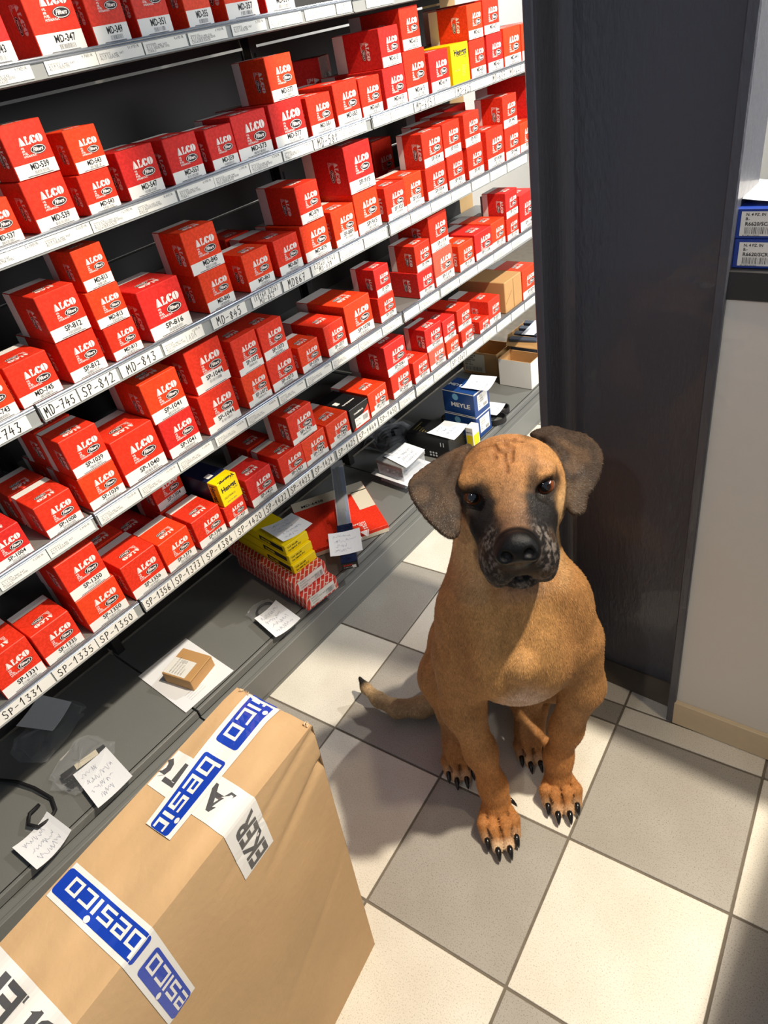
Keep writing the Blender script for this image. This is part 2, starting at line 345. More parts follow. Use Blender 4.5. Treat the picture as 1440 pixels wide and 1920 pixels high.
for bi, (ya, yb) in enumerate(BAYS):
    bay = tag(thing('shelving_bay', (XB, (ya + yb) / 2, 0)), BAYN[bi], 'shelving', 'bays of the filter shelving'); ox, oy = XB, (ya + yb) / 2
    yb_panel = yb if bi < 2 else 1.755
    mb = MB()
    mb.box(XB - .02 - ox, XB - ox, ya - oy, yb_panel - oy, .13, 1.05, 0); mb.box(XB - .02 - ox, XB - ox, ya - oy, yb_panel - oy, 1.056, 1.395, 0); mb.box(XB - .02 - ox, XB - ox, ya - oy, yb_panel - oy, 1.401, 2.1, 0)
    mb.build('back_panel', M_BACK, bay)
    for yy in ((ya, yb) if bi == 2 else (ya,)):
        if yy > 1.8: continue
        mb = MB(); mb.box(XB - ox, XB + .03 - ox, yy - .012 - oy + .015, yy + .012 - oy + .015, .0, 2.1, 0, c=.001)
        for k in range(24): mb.box(XB + .0302 - ox, XB + .031 - ox, yy - .003 - oy + .015, yy + .003 - oy + .015, .3 + k * .07, .335 + k * .07, 1)
        mb.build('upright', [M_BACK, M_BLACK], bay)
    # base: plinth, ledge and deck
    mb = MB(); y0, y1 = ya - oy, yb - oy
    mb.box(-.012 - ox, -.004 - ox, y0, y1, 0, .016, 0); mb.box(-.012 - ox, 0 - ox, y0, y1, .016, .098, 0, c=.0015); mb.box(-.05 - ox, -.012 - ox, y0, y1, .080, .098, 0)
    mb.build('plinth', M_SHELF, bay)
    mb = MB(); mb.box(XB - ox, -.0345 - ox, y0, y1, .108, .1235, 0, c=.001); mb.box(-.034 - ox, D - ox, y0, y1, .103, .1255, 0, c=.0012); mb.box(-.042 - ox, -.040 - ox, y0, y1, .1236, .1248, 1)
    mb.build('base_deck', [M_SHELF, M_BLACK], bay)
    for lv in 'CDEFG':
        z = SZ[lv]; zb = RZB[lv]; mb = MB()
        mb.box(XB + .001 - ox, -.0345 - ox, y0, y1, z - .028, z - .0006, 0, c=.001)
        sh = mb.build('shelf', M_SHELF, bay)
        mb = MB(); mb.box(-.0342 - ox, D - ox, y0, y1, zb, z - .0015, 0, c=.0008)
        mb.box(D - ox, D + .0032 - ox, y0, y1, zb - .0012, zb + .0008, 0)
        mb.tube([(-.0318 - ox, y0, z + .0004), (-.0318 - ox, y1, z + .0004)], .0026, 8, 1); mb.tube([(-.0292 - ox, y0, z - .0035), (-.0292 - ox, y1, z - .0035)], .0016, 6, 1)
        mb.build('price_rail', [M_RAIL, M_CHROME], sh)
        for q in LABELS[lv]:
            c = (q[0] + q[1]) / 2
            if ya < c < yb:
                o = price_tag(sh, max(q[0], ya + .002), min(q[1], yb - .002), zb, z - .003, q[2] if len(q) > 2 else None, rl); o.location = (-ox, -oy, 0)
# far end: pale wooden post and white boards behind the open end of the shelving
pm = MB(); pm.box(-.50, -.44, 1.765, 1.88, 0, 2.3, 0, c=.002); tag(pm.build('trim_1', M_WOOD), kind='structure')

# ------------------------------------------------------------------ red filter boxes
def red_print(name, col):
    """coated red board with a faint all-over repeat print"""
    m = mat(name, col, .40, spec=.30); nt = m.node_tree; b = nt.nodes['Principled BSDF']
    tc = nt.nodes.new('ShaderNodeTexCoord'); mp = nt.nodes.new('ShaderNodeMapping'); mp.inputs['Rotation'].default_value = (0, math.radians(90), math.radians(90))
    br = nt.nodes.new('ShaderNodeTexNoise'); br.inputs['Scale'].default_value = 190; br.inputs['Detail'].default_value = 1.5
    rp = nt.nodes.new('ShaderNodeValToRGB'); rp.color_ramp.elements[0].position = .46; rp.color_ramp.elements[0].color = (*[c * .93 for c in col], 1)
    rp.color_ramp.elements[1].position = .56; rp.color_ramp.elements[1].color = (*[min(1, c * 1.07 + .003) for c in col], 1)
    nt.links.new(tc.outputs['Object'], mp.inputs[0]); nt.links.new(mp.outputs[0], br.inputs['Vector']); nt.links.new(br.outputs['Fac'], rp.inputs[0]); nt.links.new(rp.outputs[0], b.inputs['Base Color'])
    return m
M_RED = [red_print('red_board', rgb(220, 52, 30)), red_print('crimson_board', rgb(208, 42, 36)), red_print('orange_red_board', rgb(230, 64, 28)), red_print('glare_red_board', rgb(228, 92, 72))]  # last red is pinkish: bright glare painted into the board colour
M_WHITE = mat('white_board', rgb(232, 230, 224), .42, var=.03, vscale=14)
M_CREAM = mat('cream_board', rgb(214, 204, 182), .5, var=.05, vscale=14)
M_PAPER = mat('paper', rgb(238, 240, 244), .6, var=.02, vscale=20)
M_PRINTW = mat('print_white', rgb(240, 226, 220), .4)
M_YEL = mat('yellow_board', rgb(245, 214, 10), .38, var=.03, vscale=12)
M_NAVY = mat('navy_board', rgb(20, 26, 58), .4, var=.08, vscale=9)
M_BLKB = mat('black_board', rgb(24, 24, 26), .35, var=.1, vscale=9)
M_KRAFT = mat('kraft_board', rgb(190, 146, 94), .7, var=.10, vscale=14, bump=.2, bscale=160)
def arc(cx, cy, rx, ry, a0, a1, n): return [(cx + rx * math.cos(a0 + (a1 - a0) * k / n), cy + ry * math.sin(a0 + (a1 - a0) * k / n)) for k in range(n + 1)]
def logo_mesh(full=True):
    """ALCO stencil capitals, the oval 'Filters' badge and the four small lines; 1 unit wide, in the local YZ plane"""
    mb = MB(); U, V = (0, 1, 0), (0, 0, 1); P = lambda pts, mi, x=0.0: mb.poly([(x, a, b) for a, b in pts], mi)
    H = .30; z = .46; s = H
    for pts in ([(0, 0), (.07, 0), (.42, .93), (.37, 1)], [(.16, 0), (.95, 0), (.52, 1), (.44, .92)]): P([(a * s * .95, z + b * s) for a, b in pts], 0)
    ox = .30
    for pts in ([(0, 0), (.34, 0), (.34, 1), (0, 1)], [(.40, 0), (.95, 0), (.95, .42), (.40, .10)], [(.38, .72), (.52, .72), (.52, 1), (.38, 1)]): P([(ox + a * s * .72, z + b * s) for a, b in pts], 0)
    ox = .505; P([(ox + .5 * s + a, z + .5 * s + b) for a, b in arc(0, 0, .5 * s, .5 * s, math.pi * .53, math.pi * 1.47, 9)], 0)
    P([(ox + .53 * s, z + s), (ox + .9 * s, z + .86 * s), (ox + .78 * s, z + .62 * s), (ox + .53 * s, z + .72 * s)], 0); P([(ox + .53 * s, z), (ox + .9 * s, z + .14 * s), (ox + .78 * s, z + .38 * s), (ox + .53 * s, z + .28 * s)], 0)
    ox = .775
    for a0 in (.53, 1.53):
        P([(ox + .5 * s * .95 + a, z + .5 * s + b) for a, b in arc(0, 0, .5 * s, .5 * s, math.pi * a0, math.pi * (a0 + .94), 9)], 0)
    # badge
    e = lambda rx, ry: arc(.70, .24, rx, ry, 0, 2 * math.pi * 19 / 20, 19)
    P(e(.345, .170), 1, .0001); P(e(.325, .152), 0, .0003); P(e(.300, .130), 1, .0005)
    text(mb, 'Filters', (.0008, .70, .185), U, V, .135, 0, 'c', bold=.035, shear=.35, width=.46, res=1)
    for k, sx in enumerate(('OIL', 'AIR', 'FUEL', 'HYDRAULIC')): text(mb, sx, (.0002, 0, .34 - .1 * k), U, V, .072, 0, 'l', bold=.03, width=(.15, .14, .22, .55)[k], res=1)
    return mb.mesh('logo_print', [M_PRINTW, M_INK])
LOGO = logo_mesh()
def barcode(mb, X, y, z, w_, h, mi, rnd, U=(0, 1, 0), V=(0, 0, 1)):
    U, V, o = Vector(U), Vector(V), Vector((X, y, z)); a = 0
    while a < w_:
        t = rnd.choice((.008, .014, .024)) * w_
        mb.poly([o + U * a, o + U * min(a + t, w_), o + U * min(a + t, w_) + V * h, o + U * a + V * h], mi); a += t + rnd.choice((.022, .032, .05)) * w_
rb = random.Random(11)
ORD = {}
def alco_box(code, loc, w_, h, d, label, group, rot=0.0, mi=None, step=False, sides=True):
    """box lying with its printed end to the aisle (+X); origin at the middle of its base"""
    red = M_RED[mi if mi is not None else rb.choice((0, 0, 0, 1, 2, 2))]
    mb = MB(); mb.box(-d / 2, d / 2, -w_ / 2, w_ / 2, 0, h, 0, c=.0011)
    e = .0003; X = d / 2 + e; bh = h * .27; c = .0011
    band = [(-w_ / 2 + c, c), (w_ / 2 - c, c), (w_ / 2 - c, bh), (-w_ / 2 + c, bh)]
    if step: band = [(-w_ / 2 + c, c), (w_ / 2 - c, c), (w_ / 2 - c, h * .2), (w_ * .34, h * .2), (w_ * .34, h * .36), (-w_ * .28, h * .36), (-w_ * .28, h * .2), (-w_ / 2 + c, h * .2)]
    mb.poly([(X, a, b) for a, b in band], 1)
    bd = d * .24                                # white band on the rear of top and left side
    mb.poly([(-d / 2 + c, -w_ / 2 + c, h + e), (-d / 2 + bd, -w_ / 2 + c, h + e), (-d / 2 + bd, w_ / 2 - c, h + e), (-d / 2 + c, w_ / 2 - c, h + e)], 1)
    mb.poly([(-d / 2 + c, -w_ / 2 - e, c), (-d / 2 + bd, -w_ / 2 - e, c), (-d / 2 + bd, -w_ / 2 - e, h - c), (-d / 2 + c, -w_ / 2 - e, h - c)], 1)
    # tuck-flap slit at the bottom of the front
    mb.poly([(X + .0001, -w_ * .30, h * .012 + c), (X + .0001, w_ * .36, h * .012 + c), (X + .0001, w_ * .33, h * .03 + c), (X + .0001, -w_ * .27, h * .03 + c)], 2)
    o = mb.build('filter_box', [red, M_WHITE, M_INKG], fix=False)
    # recompute the outside of the carton only
    o.location = loc; o.rotation_euler = (0, 0, rot)
    tag(o, label, 'box', group)
    s = w_ * .54; zt = min(h - .19 * w_ - s * .33, h * .80 - s * .4)
    obj('logo_print', LOGO, o, frame((X + .0002, -w_ * .18, h * .335 + (h - w_) * .3), (0, 1, 0), (0, 0, 1)) @ Matrix.Scale(s, 4))
    if sides:
        st = min(w_, d) * .46
        obj('logo_print', LOGO, o, frame((d * .12 - .1 * st, st * .5, h + e + .0001), (0, -1, 0), (1, 0, 0)) @ Matrix.Scale(st, 4))
        obj('logo_print', LOGO, o, frame((d * .08, -w_ / 2 - e - .0001, h * .5 + st * .5), (0, 0, -1), (1, 0, 0)) @ Matrix.Scale(st, 4))
    mb = MB(); ch = min(h * .112, .0098); zc = h * (.145 if not step else .22)
    text(mb, code, (X + .0003, w_ * .09, zc), (0, 1, 0), (0, 0, 1), ch, 0, 'c', bold=.018, width=w_ * (.44 if len(code) < 7 else .48))
    barcode(mb, X + .0003, -w_ * .08, zc - h * .088, w_ * .34, h * .062, 1, rb)
    mb.build('code_print', [M_INK, M_INKG], o, fix=False)
    return o
BOXES = [('C','MD-343',-0.022,0.051,1.448,1.553,None,0),
 ('C','MD-347',0.089,0.175,1.448,1.553,None,0),
 ('C','MD-349',0.191,0.262,1.448,1.548,None,0),
 ('C','MD-351',0.282,0.356,1.448,1.548,None,0),
 ('C','MD-355',0.390,0.453,1.448,1.548,None,0),
 ('C','MD-357',0.482,0.569,1.448,1.548,None,0),
 ('C','MD-359',0.591,0.675,1.448,1.548,None,0),
 ('D','MD-537',-0.129,-0.059,1.219,1.286,None,0),
 ('D','MD-539',-0.034,0.044,1.219,1.298,None,0),
 ('D','MD-539',-0.030,0.045,1.298,1.376,None,1),
 ('D','MD-543',0.063,0.129,1.219,1.283,None,0),
 ('D','MD-543',0.070,0.134,1.283,1.349,None,1),
 ('D','MD-547',0.151,0.232,1.219,1.299,None,0),
 ('D','MD-557',0.252,0.332,1.219,1.297,0.102,0),
 ('D','MD-559',0.351,0.422,1.219,1.292,0.090,0),
 ('D','MD-573',0.425,0.523,1.219,1.300,None,0),
 ('D','MD-577',0.528,0.630,1.219,1.301,0.170,0),
 ('D','MD-577',0.551,0.631,1.301,1.381,0.100,1),
 ('D','MD-581',0.644,0.725,1.219,1.294,None,0),
 ('D','MD-583',0.734,0.822,1.219,1.303,0.160,0),
 ('D','MD-605',0.828,0.908,1.219,1.298,None,0),
 ('D','MD-613',0.920,1.009,1.219,1.304,0.200,0),
 ('D','MD-613',0.925,1.004,1.304,1.384,0.145,1),
 ('D','MD-615',1.010,1.104,1.219,1.325,0.200,0),
 ('D','MD-615',1.018,1.096,1.325,1.413,0.160,1),
 ('D','MD-619',1.113,1.204,1.219,1.309,None,0),
 ('D','HENGST',1.218,1.304,1.219,1.311,0.120,0),
 ('D','MD-631',1.313,1.393,1.219,1.309,0.200,0),
 ('D','MD-631',1.310,1.387,1.309,1.388,0.125,1),
 ('D','MD-637',1.401,1.488,1.219,1.310,0.200,0),
 ('D','MD-637',1.391,1.477,1.310,1.391,0.200,1),
 ('D','MD-641',1.492,1.593,1.219,1.314,0.140,0),
 ('D','MD-643',1.600,1.717,1.219,1.312,0.140,0),
 ('E','MD-743',-0.277,-0.200,0.974,1.054,None,0),
 ('E','MD-745',-0.194,-0.113,0.974,1.051,None,0),
 ('E','SP-812',-0.094,-0.017,0.974,1.052,0.150,0),
 ('E','SP-812',-0.094,-0.017,1.052,1.134,0.120,1),
 ('E','MD-813',-0.002,0.066,0.974,1.039,0.120,0),
 ('E','MD-813',-0.005,0.064,1.039,1.107,0.120,1),
 ('E','MD-813',-0.002,0.061,1.107,1.179,0.100,2),
 ('E','SP-816',0.088,0.189,0.974,1.073,None,0),
 ('E','MD-845',0.234,0.312,0.974,1.054,0.150,0),
 ('E','MD-845',0.226,0.313,1.054,1.139,0.095,1),
 ('E','MD-863',0.353,0.434,0.974,1.053,None,0),
 ('E','MD-867',0.450,0.528,0.974,1.052,0.150,0),
 ('E','MD-879',0.539,0.632,0.974,1.056,0.150,0),
 ('E','MD-879',0.549,0.626,1.056,1.138,0.127,1),
 ('E','SP-889',0.645,0.731,0.974,1.058,None,0),
 ('E','SP-915',0.736,0.832,0.974,1.072,0.170,0),
 ('E','SP-915',0.731,0.830,1.072,1.177,0.142,1),
 ('E','SP-927',0.854,0.941,0.974,1.056,None,0),
 ('E','SP-933',0.943,1.025,0.974,1.058,None,0),
 ('E','SP-934',1.041,1.138,0.974,1.054,0.130,0),
 ('E','SP-934',1.044,1.139,1.054,1.139,0.085,1),
 ('E','SP-935',1.149,1.233,0.974,1.058,0.130,0),
 ('E','SP-935',1.144,1.230,1.058,1.141,0.140,1),
 ('E','SP-937',1.253,1.338,0.974,1.059,0.140,0),
 ('E','SP-937',1.249,1.333,1.059,1.144,0.150,1),
 ('E','SP-938',1.360,1.462,0.974,1.079,0.130,0),
 ('E','SP-940',1.468,1.557,0.974,1.062,0.150,0),
 ('E','SP-940',1.465,1.551,1.062,1.148,0.098,1),
 ('E','SP-941',1.565,1.663,0.974,1.057,0.150,0),
 ('F','SP-1004',-0.372,-0.298,0.736,0.804,None,0),
 ('F','SP-1008',-0.266,-0.189,0.736,0.807,None,0),
 ('F','SP-1039',-0.172,-0.090,0.736,0.811,0.120,0),
 ('F','SP-1039',-0.171,-0.090,0.811,0.893,0.085,1),
 ('F','SP-1040',-0.084,0.018,0.736,0.840,None,0),
 ('F','SP-1041',0.026,0.113,0.736,0.823,0.130,0),
 ('F','SP-1041',0.020,0.112,0.823,0.913,0.130,1),
 ('F','SP-1044',0.131,0.229,0.736,0.829,0.130,0),
 ('F','SP-1044',0.140,0.237,0.829,0.928,0.130,1),
 ('F','SP-1072',0.256,0.334,0.736,0.815,0.130,0),
 ('F','SP-1072',0.257,0.335,0.815,0.900,0.130,1),
 ('F','SP-1073',0.338,0.424,0.736,0.815,0.130,0),
 ('F','SP-1073',0.339,0.419,0.815,0.896,0.130,1),
 ('F','SP-1075',0.440,0.514,0.736,0.804,None,0),
 ('F','SP-1077',0.537,0.615,0.736,0.815,0.150,0),
 ('F','SP-1078',0.624,0.731,0.736,0.834,0.170,0),
 ('F','SP-1079',0.758,0.830,0.736,0.805,0.130,0),
 ('F','SP-1079',0.761,0.826,0.805,0.880,0.082,1),
 ('F','SP-1094',0.938,1.015,0.736,0.808,0.130,0),
 ('F','SP-1094',0.942,1.018,0.808,0.882,0.092,1),
 ('F','SP-1119',1.027,1.129,0.736,0.834,0.150,0),
 ('F','SP-1119',1.025,1.118,0.834,0.934,0.150,1),
 ('F','SP-1120',1.154,1.239,0.736,0.814,0.090,0),
 ('F','SP-1126',1.251,1.352,0.736,0.816,0.140,0),
 ('F','SP-1137',1.351,1.435,0.736,0.819,0.160,0),
 ('F','SP-1141',1.444,1.520,0.736,0.805,0.150,0),
 ('F','SP-1141',1.444,1.523,0.805,0.885,0.087,1),
 ('F','SP-1143',1.534,1.636,0.736,0.853,0.150,0),
 ('G','SP-1331',-0.480,-0.393,0.503,0.598,None,0),
 ('G','SP-1335',-0.389,-0.305,0.503,0.586,None,0),
 ('G','SP-1350',-0.288,-0.195,0.503,0.591,0.130,0),
 ('G','SP-1350',-0.289,-0.200,0.591,0.683,0.130,1),
 ('G','SP-1356',-0.181,-0.091,0.503,0.594,None,0),
 ('G','SP-1373',-0.086,-0.004,0.503,0.583,None,0),
 ('G','SP-1384',0.005,0.088,0.503,0.580,None,0),
 ('G','SP-1420',0.094,0.159,0.503,0.559,0.120,0),
 ('G','HENGST2',0.096,0.158,0.559,0.622,0.200,1),
 ('G','SP-1422',0.176,0.262,0.503,0.584,None,0),
 ('G','SP-1423',0.285,0.372,0.503,0.580,None,0),
 ('G','SP-1424',0.371,0.460,0.503,0.577,0.130,0),
 ('G','SP-1424',0.347,0.440,0.580,0.662,0.090,1),
 ('G','SP-1425',0.464,0.555,0.503,0.575,0.130,0),
 ('G','BLACK',0.560,0.641,0.503,0.570,0.130,0),
 ('G','SP-1450',0.645,0.731,0.503,0.574,0.140,0),
 ('G','SP-2061',0.754,0.847,0.503,0.576,0.150,0),
 ('G','SP-2061',0.748,0.844,0.576,0.668,0.150,1),
 ('G','SP-2032',0.857,0.935,0.503,0.571,0.140,0),
 ('G','SP-2050',0.944,1.029,0.503,0.566,0.170,0),
 ('G','SP-2050',0.939,1.025,0.566,0.638,0.080,1),
 ('G','SP-2060',1.034,1.106,0.503,0.558,0.150,0),
 ('G','SP-2060',1.030,1.099,0.558,0.627,0.150,1),
 ('G','SP-2065',1.122,1.193,0.503,0.558,0.150,0),
 ('G','SP-2065',1.115,1.192,0.558,0.628,0.150,1),
 ('G','SP-2070',1.230,1.293,0.503,0.545,0.100,0),
 ('G','SP-2071',1.293,1.369,0.503,0.588,0.160,0),
 ('G','BROWN',1.404,1.522,0.503,0.611,0.190,0),
 ('G','SP-2075',1.525,1.621,0.503,0.609,0.150,0)]
SHELFN = {'C': 'top shelf', 'D': 'second shelf', 'E': 'third shelf', 'F': 'fourth shelf', 'G': 'lowest filter shelf'}
XF = -.036
counts = {}
for q in BOXES: counts[(q[0], q[1])] = counts.get((q[0], q[1]), 0) + 1
ORDW = ['first', 'second', 'third', 'fourth', 'fifth', 'sixth', 'seventh', 'eighth', 'ninth', 'tenth', 'eleventh', 'twelfth']
def place(lv, y0):
    """which box of the bottom row of a shelf, counted from the nearer end in the picture"""
    row = sorted([q[2] for q in BOXES if q[0] == lv and q[7] == 0]); k = min(range(len(row)), key=lambda i: abs(row[i] - y0)); n = len(row)
    return '%s box from the left' % ORDW[k] if k < 10 and (lv == 'C' or y0 < .62) else '%s box left of the column' % ORDW[n - 1 - k]
def box_label(lv, code, y0, up, pos):
    """by its place in the row and, where the photo lets one read it, the printed number"""
    blur = code in ('MD-359', 'MD-643', 'SP-938', 'SP-941') or (lv == 'F' and y0 > .9) or (lv == 'G' and y0 > .7)
    num = '' if blur else ' printed %s' % code[3:]
    if up: return '%sred filter box%s on the %s, %s' % ('topmost ' if up == 2 else '', num, place(lv, y0), SHELFN[lv])
    return 'red filter box%s, %s, %s' % (num, place(lv, y0), SHELFN[lv])
STEP = {'SP-889', 'SP-927', 'SP-933', 'SP-1044', 'SP-1072', 'SP-1424', 'SP-1425', 'SP-1450'}
GLARE = {('SP-1119', 0), ('SP-2050', 0)}  # boxes whose glare is put into the board colour
for lv, code, y0, y1, z0, z1, d, up in BOXES:
    w_, h = y1 - y0 - .002, z1 - z0 - .0005
    d = d or max(1.2 * w_, .085)
    n = counts[(lv, code)]
    pos = '' if n == 1 else (', lower of the pair' if n == 2 and up == 0 else ', upper of the pair' if n == 2 else (', bottom of its stack', ', middle of its stack', ', top of its stack')[up])
    jx = rb.uniform(-.004, .0); rz = math.radians(rb.uniform(-1.0, 1.0)) if up else math.radians(rb.uniform(-.6, .6))
    loc = (XF + jx - d / 2, (y0 + y1) / 2, z0 + .0004)
    if code[:2] in ('MD', 'SP'):
        low = h < .062
        alco_box(code, loc, w_, h, d, box_label(lv, code, y0, up, pos), 'red filter boxes on the shelving', rz,
                 mi=3 if (code, up) in GLARE else None, step=code in STEP, sides=True)
    elif code == 'HENGST':
        mb = MB(); mb.box(-d / 2, d / 2, -w_ / 2, w_ / 2, 0, h, 0, c=.001); o = tag(mb.build('yellow_filter_box', M_YEL), 'bright yellow filter box with dark lettering among red boxes, second shelf', 'box'); o.location = loc; o.rotation_euler.z = rz
        mb = MB(); X = d / 2 + .0004; U, V = (0, 1, 0), (0, 0, 1)
        text(mb, 'Hengst', (X, .002, h * .72), U, V, h * .15, 0, 'c', bold=.03, width=w_ * .72); mb.poly([(X, -w_ * .2, h * .69), (X, w_ * .36, h * .69), (X, w_ * .36, h * .705), (X, -w_ * .2, h * .705)], 0)
        text(mb, 'FILTER', (X, w_ * .36, h * .62), U, V, h * .035, 0, 'r', res=1); text(mb, 'E11HD57', (X, -w_ * .34, h * .33), U, V, h * .045, 1, res=1)
        for k in range(6): text(mb, 'FILTER INSERT'[:13 - k], (X, w_ * .06, h * (.42 - .05 * k)), U, V, h * .028, 1, res=1)
        mb.build('lettering', [M_NAVY, M_INKG], o, fix=False)
    elif code == 'HENGST2':
        mb = MB(); mb.box(-d / 2, d / 2 - .035, -w_ / 2, w_ / 2, 0, h, 0, c=.001); mb.box(d / 2 - .035, d / 2, -w_ / 2, w_ / 2, 0, h, 1, c=.001)
        o = tag(mb.build('yellow_filter_box', [M_NAVY, M_YEL]), 'long navy box with a yellow lettered end on a small red box', 'box'); o.location = loc; o.rotation_euler.z = math.radians(2)
        mb = MB(); X = d / 2 + .0004; U, V = (0, 1, 0), (0, 0, 1)
        text(mb, 'Hengst', (X, 0, h * .58), U, V, h * .2, 0, 'c', bold=.03, width=w_ * .74); text(mb, 'FILTER', (X, w_ * .4, h * .47), U, V, h * .05, 0, 'r', res=1); text(mb, 'H207WK01', (X, -w_ * .36, h * .28), U, V, h * .08, 0, res=1); text(mb, '4030776 8803', (X, -w_ * .3, h * .1), U, V, h * .06, 1, res=1)
        text(mb, 'Hengst', (d / 2 - .006, 0, h + .0004), (0, -1, 0), (1, 0, 0), .011, 0, 'c', bold=.03, width=w_ * .74)
        text(mb, 'Hengst', (d / 2 - .028, -w_ / 2 - .0004, h * .9), (0, 0, -1), (1, 0, 0), .016, 0, 'l', bold=.03, width=h * .74)
        mb.build('lettering', [M_NAVY, M_INKG], o, fix=False)
        mb = MB(); mb.poly([(d / 2 - .06, -w_ * .3, h + .0004), (d / 2 - .042, -w_ * .3, h + .0004), (d / 2 - .042, -w_ * .02, h + .0004), (d / 2 - .06, -w_ * .02, h + .0004)], 0); mb.build('sticker', M_WHITE, o, fix=False)
    elif code == 'BLACK':
        mb = MB(); mb.box(-d / 2, d / 2, -w_ / 2, w_ / 2, 0, h, 0, c=.001); X = d / 2 + .0003
        mb.poly([(X, -w_ / 2 + .001, .001), (X, w_ / 2 - .001, .001), (X, w_ / 2 - .001, h * .78)], 1)
        o = tag(mb.build('black_filter_box', [M_BLKB, M_RED[0]], fix=False), 'black and red box with white label between two red boxes, lowest filter shelf', 'box'); o.location = loc; o.rotation_euler.z = rz
        mb = MB(); U, V = (0, 1, 0), (0, 0, 1); mb.poly([(X + .0003, -w_ * .32, h * .06), (X + .0003, w_ * .42, h * .06), (X + .0003, w_ * .42, h * .5), (X + .0003, -w_ * .32, h * .5)], 0)
        barcode(mb, X + .0005, w_ * .1, h * .2, w_ * .26, h * .22, 1, rb); text(mb, '80-1740', (X + .0005, -w_ * .26, h * .36), U, V, h * .06, 1, res=1); text(mb, 'FILTRO', (X + .0005, -w_ * .26, h * .14), U, V, h * .06, 1, res=1)
        mb.build('label', [M_WHITE, M_INK], o, fix=False)
        mb = MB(); text(mb, 'meat&doria', (X + .0002, -w_ * .05, h * .68), U, V, h * .09, 0, 'c', bold=.03, width=w_ * .5); text(mb, 'meat&doria', (d * .2, 0, h + .0004), (0, -1, 0), (1, 0, 0), .007, 0, 'c', bold=.03, width=w_ * .62)
        mb.poly([(-d * .05, -w_ * .38, h + .0004), (d * .1, -w_ * .38, h + .0004), (d * .1, -w_ * .2, h + .0004), (-d * .05, -w_ * .2, h + .0004)], 0)
        mb.build('lettering', M_WHITE, o, fix=False)
    elif code == 'BROWN':
        mb = MB(); mb.box(-d / 2, d / 2, -w_ / 2, w_ / 2, 0, h, 0, c=.002); o = tag(mb.build('kraft_box', M_KRAFT), 'plain brown cardboard box at the far end of the lowest filter shelf', 'box'); o.location = loc
        mb = MB(); X = d / 2 + .0006; mb.poly([(X, -.001, .004), (X, .001, .004), (X, .0008, h - .004), (X, -.0008, h - .004)], 0); mb.poly([(X, -w_ / 2 + .003, h * .3), (X, -w_ * .1, h * .62), (X, -w_ * .1, h * .635), (X, -w_ / 2 + .003, h * .315)], 0); mb.build('flap_seam', mat('kraft_dark', rgb(120, 88, 52), .8), o, fix=False)
# second rows and odd boxes deeper on the shelves
def behind(num):
    q = [q for q in BOXES if q[1].endswith('-' + num) and q[7] == 0][0]; return 'the %s, %s' % (place(q[0], q[2]), SHELFN[q[0]])
def deep(code, x_front, y0, y1, z0, h, d, label, rot=0, mi=0):
    alco_box(code, (x_front - d / 2, (y0 + y1) / 2, z0 + .0004), y1 - y0, h, d, label, 'red filter boxes on the shelving', rot, mi=mi)
deep('SP-1008', -.138, -.266, -.190, .736, .070, .09, 'red filter box directly behind ' + behind('1008'))
deep('SP-1039', -.168, -.171, -.091, .736, .074, .09, 'shaded low red filter box behind ' + behind('1039'))
deep('SP-1039', -.135, -.171, -.091, .8115, .080, .085, 'shaded raised red filter box behind ' + behind('1039'), 0.05)
deep('SP-1356', -.154, -.178, -.095, .503, .090, .10, 'deeply shaded red filter box behind ' + behind('1356'))
deep('SP-1384', -.146, .000, .083, .503, .074, .10, 'red filter box in shade behind ' + behind('1384'))
deep('SP-1304', -.150, .000, .084, .5778, .078, .09, 'raised red box printed 1304 behind ' + behind('1384'), 0.06)
deep('SP-1423', -.150, .285, .368, .503, .078, .11, 'dark red filter box behind ' + behind('1423'))
deep('MD-867', -.200, .450, .527, .974, .078, .10, 'red filter box in shade behind ' + behind('867'))
deep('SP-1072', -.180, .258, .335, .736, .078, .1, 'red filter box in shade behind ' + behind('1072'))
deep('SP-1128', -.132, 1.160, 1.245, .736, .11, .14, 'tall red box with pale end behind ' + behind('1120'), 0, 0)
deep('SP-934', -.225, 1.06, 1.15, .974, .15, .1, 'shaded tall red box behind ' + behind('934'))
deep('SP-938', -.200, 1.38, 1.52, .974, .165, .14, 'dark red box set back behind ' + behind('940'), .1, 1)
deep('SP-943', -.06, 1.672, 1.77, .974, .20, .2, 'tall red filter box at the far end of the third shelf beside the column', 0, 1)
deep('MD-605', -.262, .905, 1.005, 1.219, .13, .10, 'dark red filter box leaning in shade at the back of the second shelf', .45, 1)
deep('SP-1373', -.190, -.086, -.003, .503, .045, .13, 'flat dark red filter box behind ' + behind('1373'), 0.02, 1)

